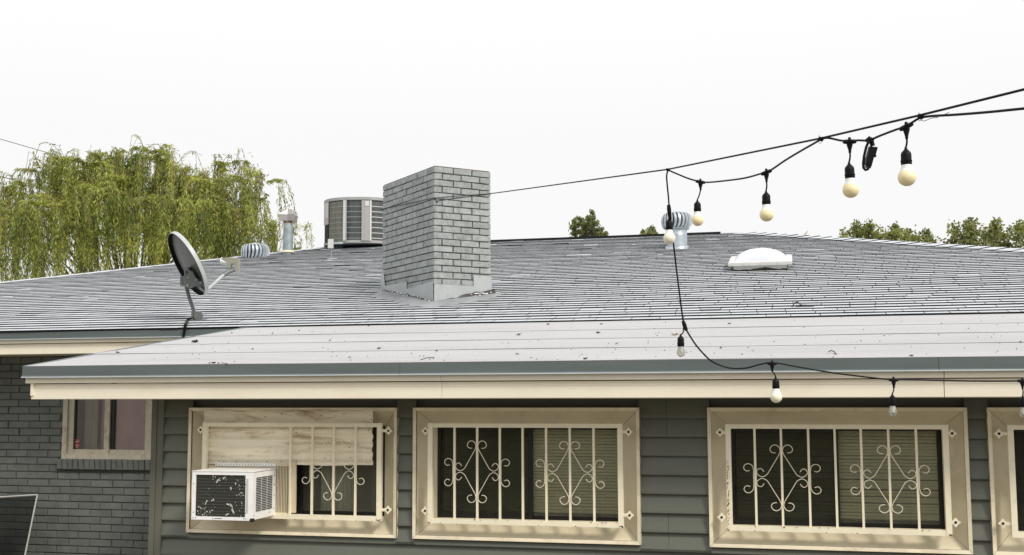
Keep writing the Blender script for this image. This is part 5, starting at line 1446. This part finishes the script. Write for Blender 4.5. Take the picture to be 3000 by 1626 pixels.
LM = leaf_mat('willow_leaf', (0.06, 0.105, 0.012), (0.62, 0.64, 0.15), .5)
LM2 = leaf_mat('dark_broad_leaf', (0.050, 0.068, 0.016), (0.34, 0.36, 0.10), .45)
LM3 = leaf_mat('olive_leaf', (0.055, 0.078, 0.02), (0.34, 0.38, 0.14), .45)
WD = 30.0; kw = WD / FPX
def willow():
    base = at_d(385, 1000, WD + 1.0); base[2] = 0
    t = thing('weeping_willow', 'large yellow-green weeping willow behind the left end of the roof', 'tree', base)
    tip = [(20, 545, 0), (70, 540, .5), (120, 480, -.6), (165, 468, .6), (205, 480, .0), (255, 470, -.8), (300, 455, .2), (335, 458, .9), (385, 500, -.3), (425, 448, .5), (465, 450, -.9), (505, 485, .3), (545, 505, -.2),
           (590, 530, .6), (615, 520, -.8), (645, 478, .1), (690, 472, .5), (735, 505, -.2), (765, 520, .6), (-60, 560, 0), (-140, 520, .5),
           (60, 620, -1.8), (170, 590, -2.1), (290, 560, -2.2), (400, 590, -2.0), (500, 580, -2.2), (620, 600, -1.8), (720, 610, -1.4), (800, 650, -.5), (870, 672, .2), (240, 540, 1.8), (470, 545, 1.8), (620, 560, 1.5), (80, 600, 1.5), (-50, 640, -1.2)]
    fork = base + np.array([0, 0, 3.2])
    q = MB(); q.tube([base - uz * .1, base + uz * 1.2 + CR * .1, fork], [.42, .33, .28], 10)
    tips = [at_d(a, b, WD + 1 + dd_) for a, b, dd_ in tip]
    for p in tips:
        m1 = fork * .62 + p * .38 + uz * .6; m2 = fork * .25 + p * .75 + uz * .25
        q.tube(smooth_curve([fork, m1, m2, p - uz * .05], 3), list(np.linspace(.032, .005, 10)), 5)
    q.build('trunk', M['bark'], t, smooth=True)
    Cs, Ds, Ns, Ls, Ws = [], [], [], [], []
    tw = MB()
    for ti, p in enumerate(tips):
        a_px, b_px, dd_ = tip[ti]
        sparse = a_px > 630 or a_px < 140 and a_px > 0 and dd_ > -1
        nb = 10 if not sparse else 6
        if a_px > 840: nb = 3
        if dd_ < -1: nb = 10
        for bnum in range(nb + 5):
            wisp = bnum >= nb
            az = RNG.uniform(0, 2 * math.pi); out = np.array([math.cos(az), math.sin(az), 0])
            rad = RNG.uniform(.15, .75) * (1.15 if not sparse else .9); rise = RNG.uniform(0, .22) if not wisp else RNG.uniform(.22, .46)
            drop0 = 0 if bnum % 2 else RNG.uniform(0, 1.2)
            b0 = p + np.array([RNG.normal(0, .10), RNG.normal(0, .10), RNG.normal(-.10, .08)]) - uz * (drop0 if not wisp else 0)
            ns2 = int(RNG.uniform(6, 12)) if not wisp else 2
            blen = RNG.uniform(.7, 2.4)
            for s in range(ns2):
                hang = blen * RNG.uniform(.55, 1.15) if a_px <= 840 else RNG.uniform(.2, .6)
                if wisp: hang = RNG.uniform(.15, .8)
                r2 = rad * RNG.uniform(.55, 1.1); az2 = az + RNG.normal(0, .22); out2 = np.array([math.cos(az2), math.sin(az2), 0])
                n = max(5, int((r2 + hang) / .062))
                sway = RNG.normal(0, .09, 2); ph = RNG.uniform(0, 6)
                u = np.linspace(0, 1, n); tot = r2 + hang
                arc = np.minimum(1, u * tot / (r2 * 1.6))
                vz = rise * np.sin(np.minimum(1, arc * 1.2) * math.pi) * .9 - np.maximum(0, u * tot - r2 * .9)
                pts = b0 + out2 * (r2 * np.sin(arc * math.pi / 2))[:, None] + np.stack([sway[0] * u * u + .03 * np.sin(u * 9 + ph), sway[1] * u * u, vz], 1)
                if wisp or s % 4 == 0: tw.tube(pts[::3], .0065, 3, cap=False)
                dv = np.gradient(pts, axis=0); dv /= (np.linalg.norm(dv, axis=1, keepdims=True) + 1e-9)
                for r3 in range(1 if wisp else 2):
                    k = n; cen_ = pts + RNG.normal(0, .020, (k, 3))
                    side = RNG.normal(0, 1, (k, 3)); side[:, 2] *= .3
                    dl_ = dv * .7 + side * .5 - uz * .45
                    keep = RNG.random(k) < (.85 if not sparse else .7)
                    Cs.append(cen_[keep]); Ds.append(dl_[keep]); Ns.append(RNG.normal(0, 1, (k, 3))[keep]); Ls.append(RNG.uniform(.09, .17, k)[keep]); Ws.append(RNG.uniform(.0095, .0160, k)[keep])
    tw.build('twigs', M['twig'], t, kind='stuff')
    leaves_mesh('crown', LM, t, np.concatenate(Cs), np.concatenate(Ds), np.concatenate(Ns), np.concatenate(Ls), np.concatenate(Ws))
willow()

def broad_tree(name, label, cat, pts_px, dist, leafm, lsize, nleaf, spread, trunk_px, seed, group=None):
    """pts_px: clump centres (px, py, radius_px); trunk to the ground, limbs to every clump, leaves on twig sprays"""
    k_2 = dist / FPX; r = np.random.default_rng(seed)
    base = at_d(trunk_px, 900, dist); base[2] = 0
    t = thing(name, label, cat, base, group)
    cl = [(at_d(a, b, dist + r.uniform(-.8, .8)), c * k_2) for a, b, c in pts_px]
    cl += [(at_d(a + r.uniform(-9, 9), b + 14 + r.uniform(0, 8), dist + r.uniform(-.8, .8)), max(c, 12) * 1.1 * k_2) for a, b, c in pts_px]
    zlow = min(c[2] for c, _ in cl)
    fork = np.array([base[0], base[1], max(1.2, zlow * .62)])
    q = MB(); q.tube([base - uz * .1, (base + fork) / 2 + CR * .08, fork], [.20, .16, .13], 9)
    for c, rr in cl:
        q.tube(smooth_curve([fork, fork * .5 + c * .5 + CR * r.uniform(-.2, .2), c], 3), list(np.linspace(.04, .008, 7)), 5)
    q.build('trunk', M['bark'], t, smooth=True)
    Cs, Ds = [], []
    for c, rr in cl:
        ns_ = max(8, int(nleaf * 2.6 * (rr / .3) ** 1.6 / 12))
        for s in range(ns_):
            v = r.normal(0, 1, 3); v /= np.linalg.norm(v); v[2] = v[2] * .8 + .25
            tipp = c + v * rr * r.choice([r.uniform(.35, 1.1), r.uniform(.9, 1.5)], p=[.75, .25]); st_ = c + v * rr * .2
            m_ = 12
            for i in range(m_):
                u = i / m_; Cs.append(st_ * (1 - u) + tipp * u + r.normal(0, spread * 1.5, 3)); Ds.append(v * .5 + r.normal(0, .7, 3))
    C2 = np.array(Cs); D2 = np.array(Ds); n = len(C2)
    leaves_mesh('crown', leafm, t, C2, D2, r.normal(0, 1, (n, 3)), r.uniform(.7, 1.3, n) * lsize, r.uniform(.28, .42, n) * lsize)
broad_tree('upright_tree', 'small upright olive-green tree poking over the ridge right of the chimney', 'tree',
           [(1682, 650, 6), (1683, 668, 8), (1684, 685, 8), (1694, 640, 5), (1696, 660, 7), (1706, 645, 5), (1708, 662, 8), (1700, 680, 9), (1718, 672, 9), (1724, 640, 6), (1728, 655, 9), (1736, 624, 4), (1737, 640, 7), (1736, 660, 9), (1734, 680, 12), (1716, 690, 12), (1748, 658, 4), (1752, 675, 5), (1762, 672, 4), (1760, 688, 5), (1774, 688, 4), (1745, 695, 8)], 42, LM3, .085, 90, .022, 1720, 3, 'trees beyond the roof')
broad_tree('bushy_tree', 'tiny tuft of a dark tree top over the ridge just left of the turbine vent', 'tree',
           [(1908, 672, 5), (1902, 680, 7), (1915, 682, 7), (1909, 690, 9), (1898, 688, 6), (1920, 690, 5), (1882, 681, 4), (1885, 690, 3)], 48, LM3, .10, 80, .025, 1905, 4, 'trees beyond the roof')
broad_tree('broadleaf_tree', 'low broad tree top over the right hip, left of the bigger tree', 'tree',
           [(2480, 690, 16), (2505, 676, 14), (2530, 690, 22), (2555, 672, 16), (2575, 692, 22), (2600, 694, 22), (2625, 680, 16), (2650, 700, 20), (2685, 700, 16), (2715, 700, 13), (2510, 662, 6), (2548, 660, 6), (2620, 668, 5), (2658, 682, 7), (2710, 688, 7), (2735, 712, 10), (2560, 712, 22), (2620, 716, 22), (2680, 720, 20)], 31, LM2, .085, 56, .04, 2600, 5, 'trees beyond the roof')
broad_tree('broadleaf_tree', 'darker and taller broadleaf tree top over the right hip at the right edge', 'tree',
           [(2800, 710, 18), (2820, 690, 20), (2845, 668, 14), (2850, 692, 24), (2880, 700, 24), (2905, 682, 18), (2930, 705, 24), (2955, 695, 24), (2985, 680, 22), (3010, 700, 26), (2796, 668, 7), (2845, 652, 6), (2918, 658, 6), (2925, 675, 8), (2990, 664, 8), (3040, 680, 30), (2840, 720, 26), (2900, 726, 26), (2960, 728, 26), (2780, 722, 10), (3090, 690, 40)], 28, LM2, .085, 60, .04, 2920, 6, 'trees beyond the roof')

# ================================================================== wall and trees added behind the camera: block low sky, show in panes
q = MB(); q.box(-16, 14, -7.2, -7.0, 0, 1.9); q.box(-16, 14, -7.23, -6.97, 1.9, 1.96)
tag(recentre(q.build('added_wall', M['ground'])), 'tan wall added behind the camera, out of view, to block low sky light', 'wall')
r = np.random.default_rng(77); n = 26000
cxs = r.uniform(-17, 15, 60); cen_ = np.stack([cxs, r.uniform(-12, -9, 60), r.uniform(1.8, 4.6, 60)], 1); ii = r.integers(0, 60, n)
C2 = cen_[ii] + r.normal(0, 1, (n, 3)) * np.array([1.1, .7, .8])
C2[:, 2] = np.maximum(C2[:, 2], .1)
me_p = thing('added_foliage_anchor', 'x', 'x'); o = leaves_mesh('added_foliage', LM2, me_p, C2, r.normal(0, 1, (n, 3)), r.normal(0, 1, (n, 3)), r.uniform(.25, .4, n), r.uniform(.07, .12, n))
o.parent = None; D.objects.remove(me_p); o['kind'] = 'stuff'; o['label'] = 'leafy trees added behind the camera to block low sky and show in panes'
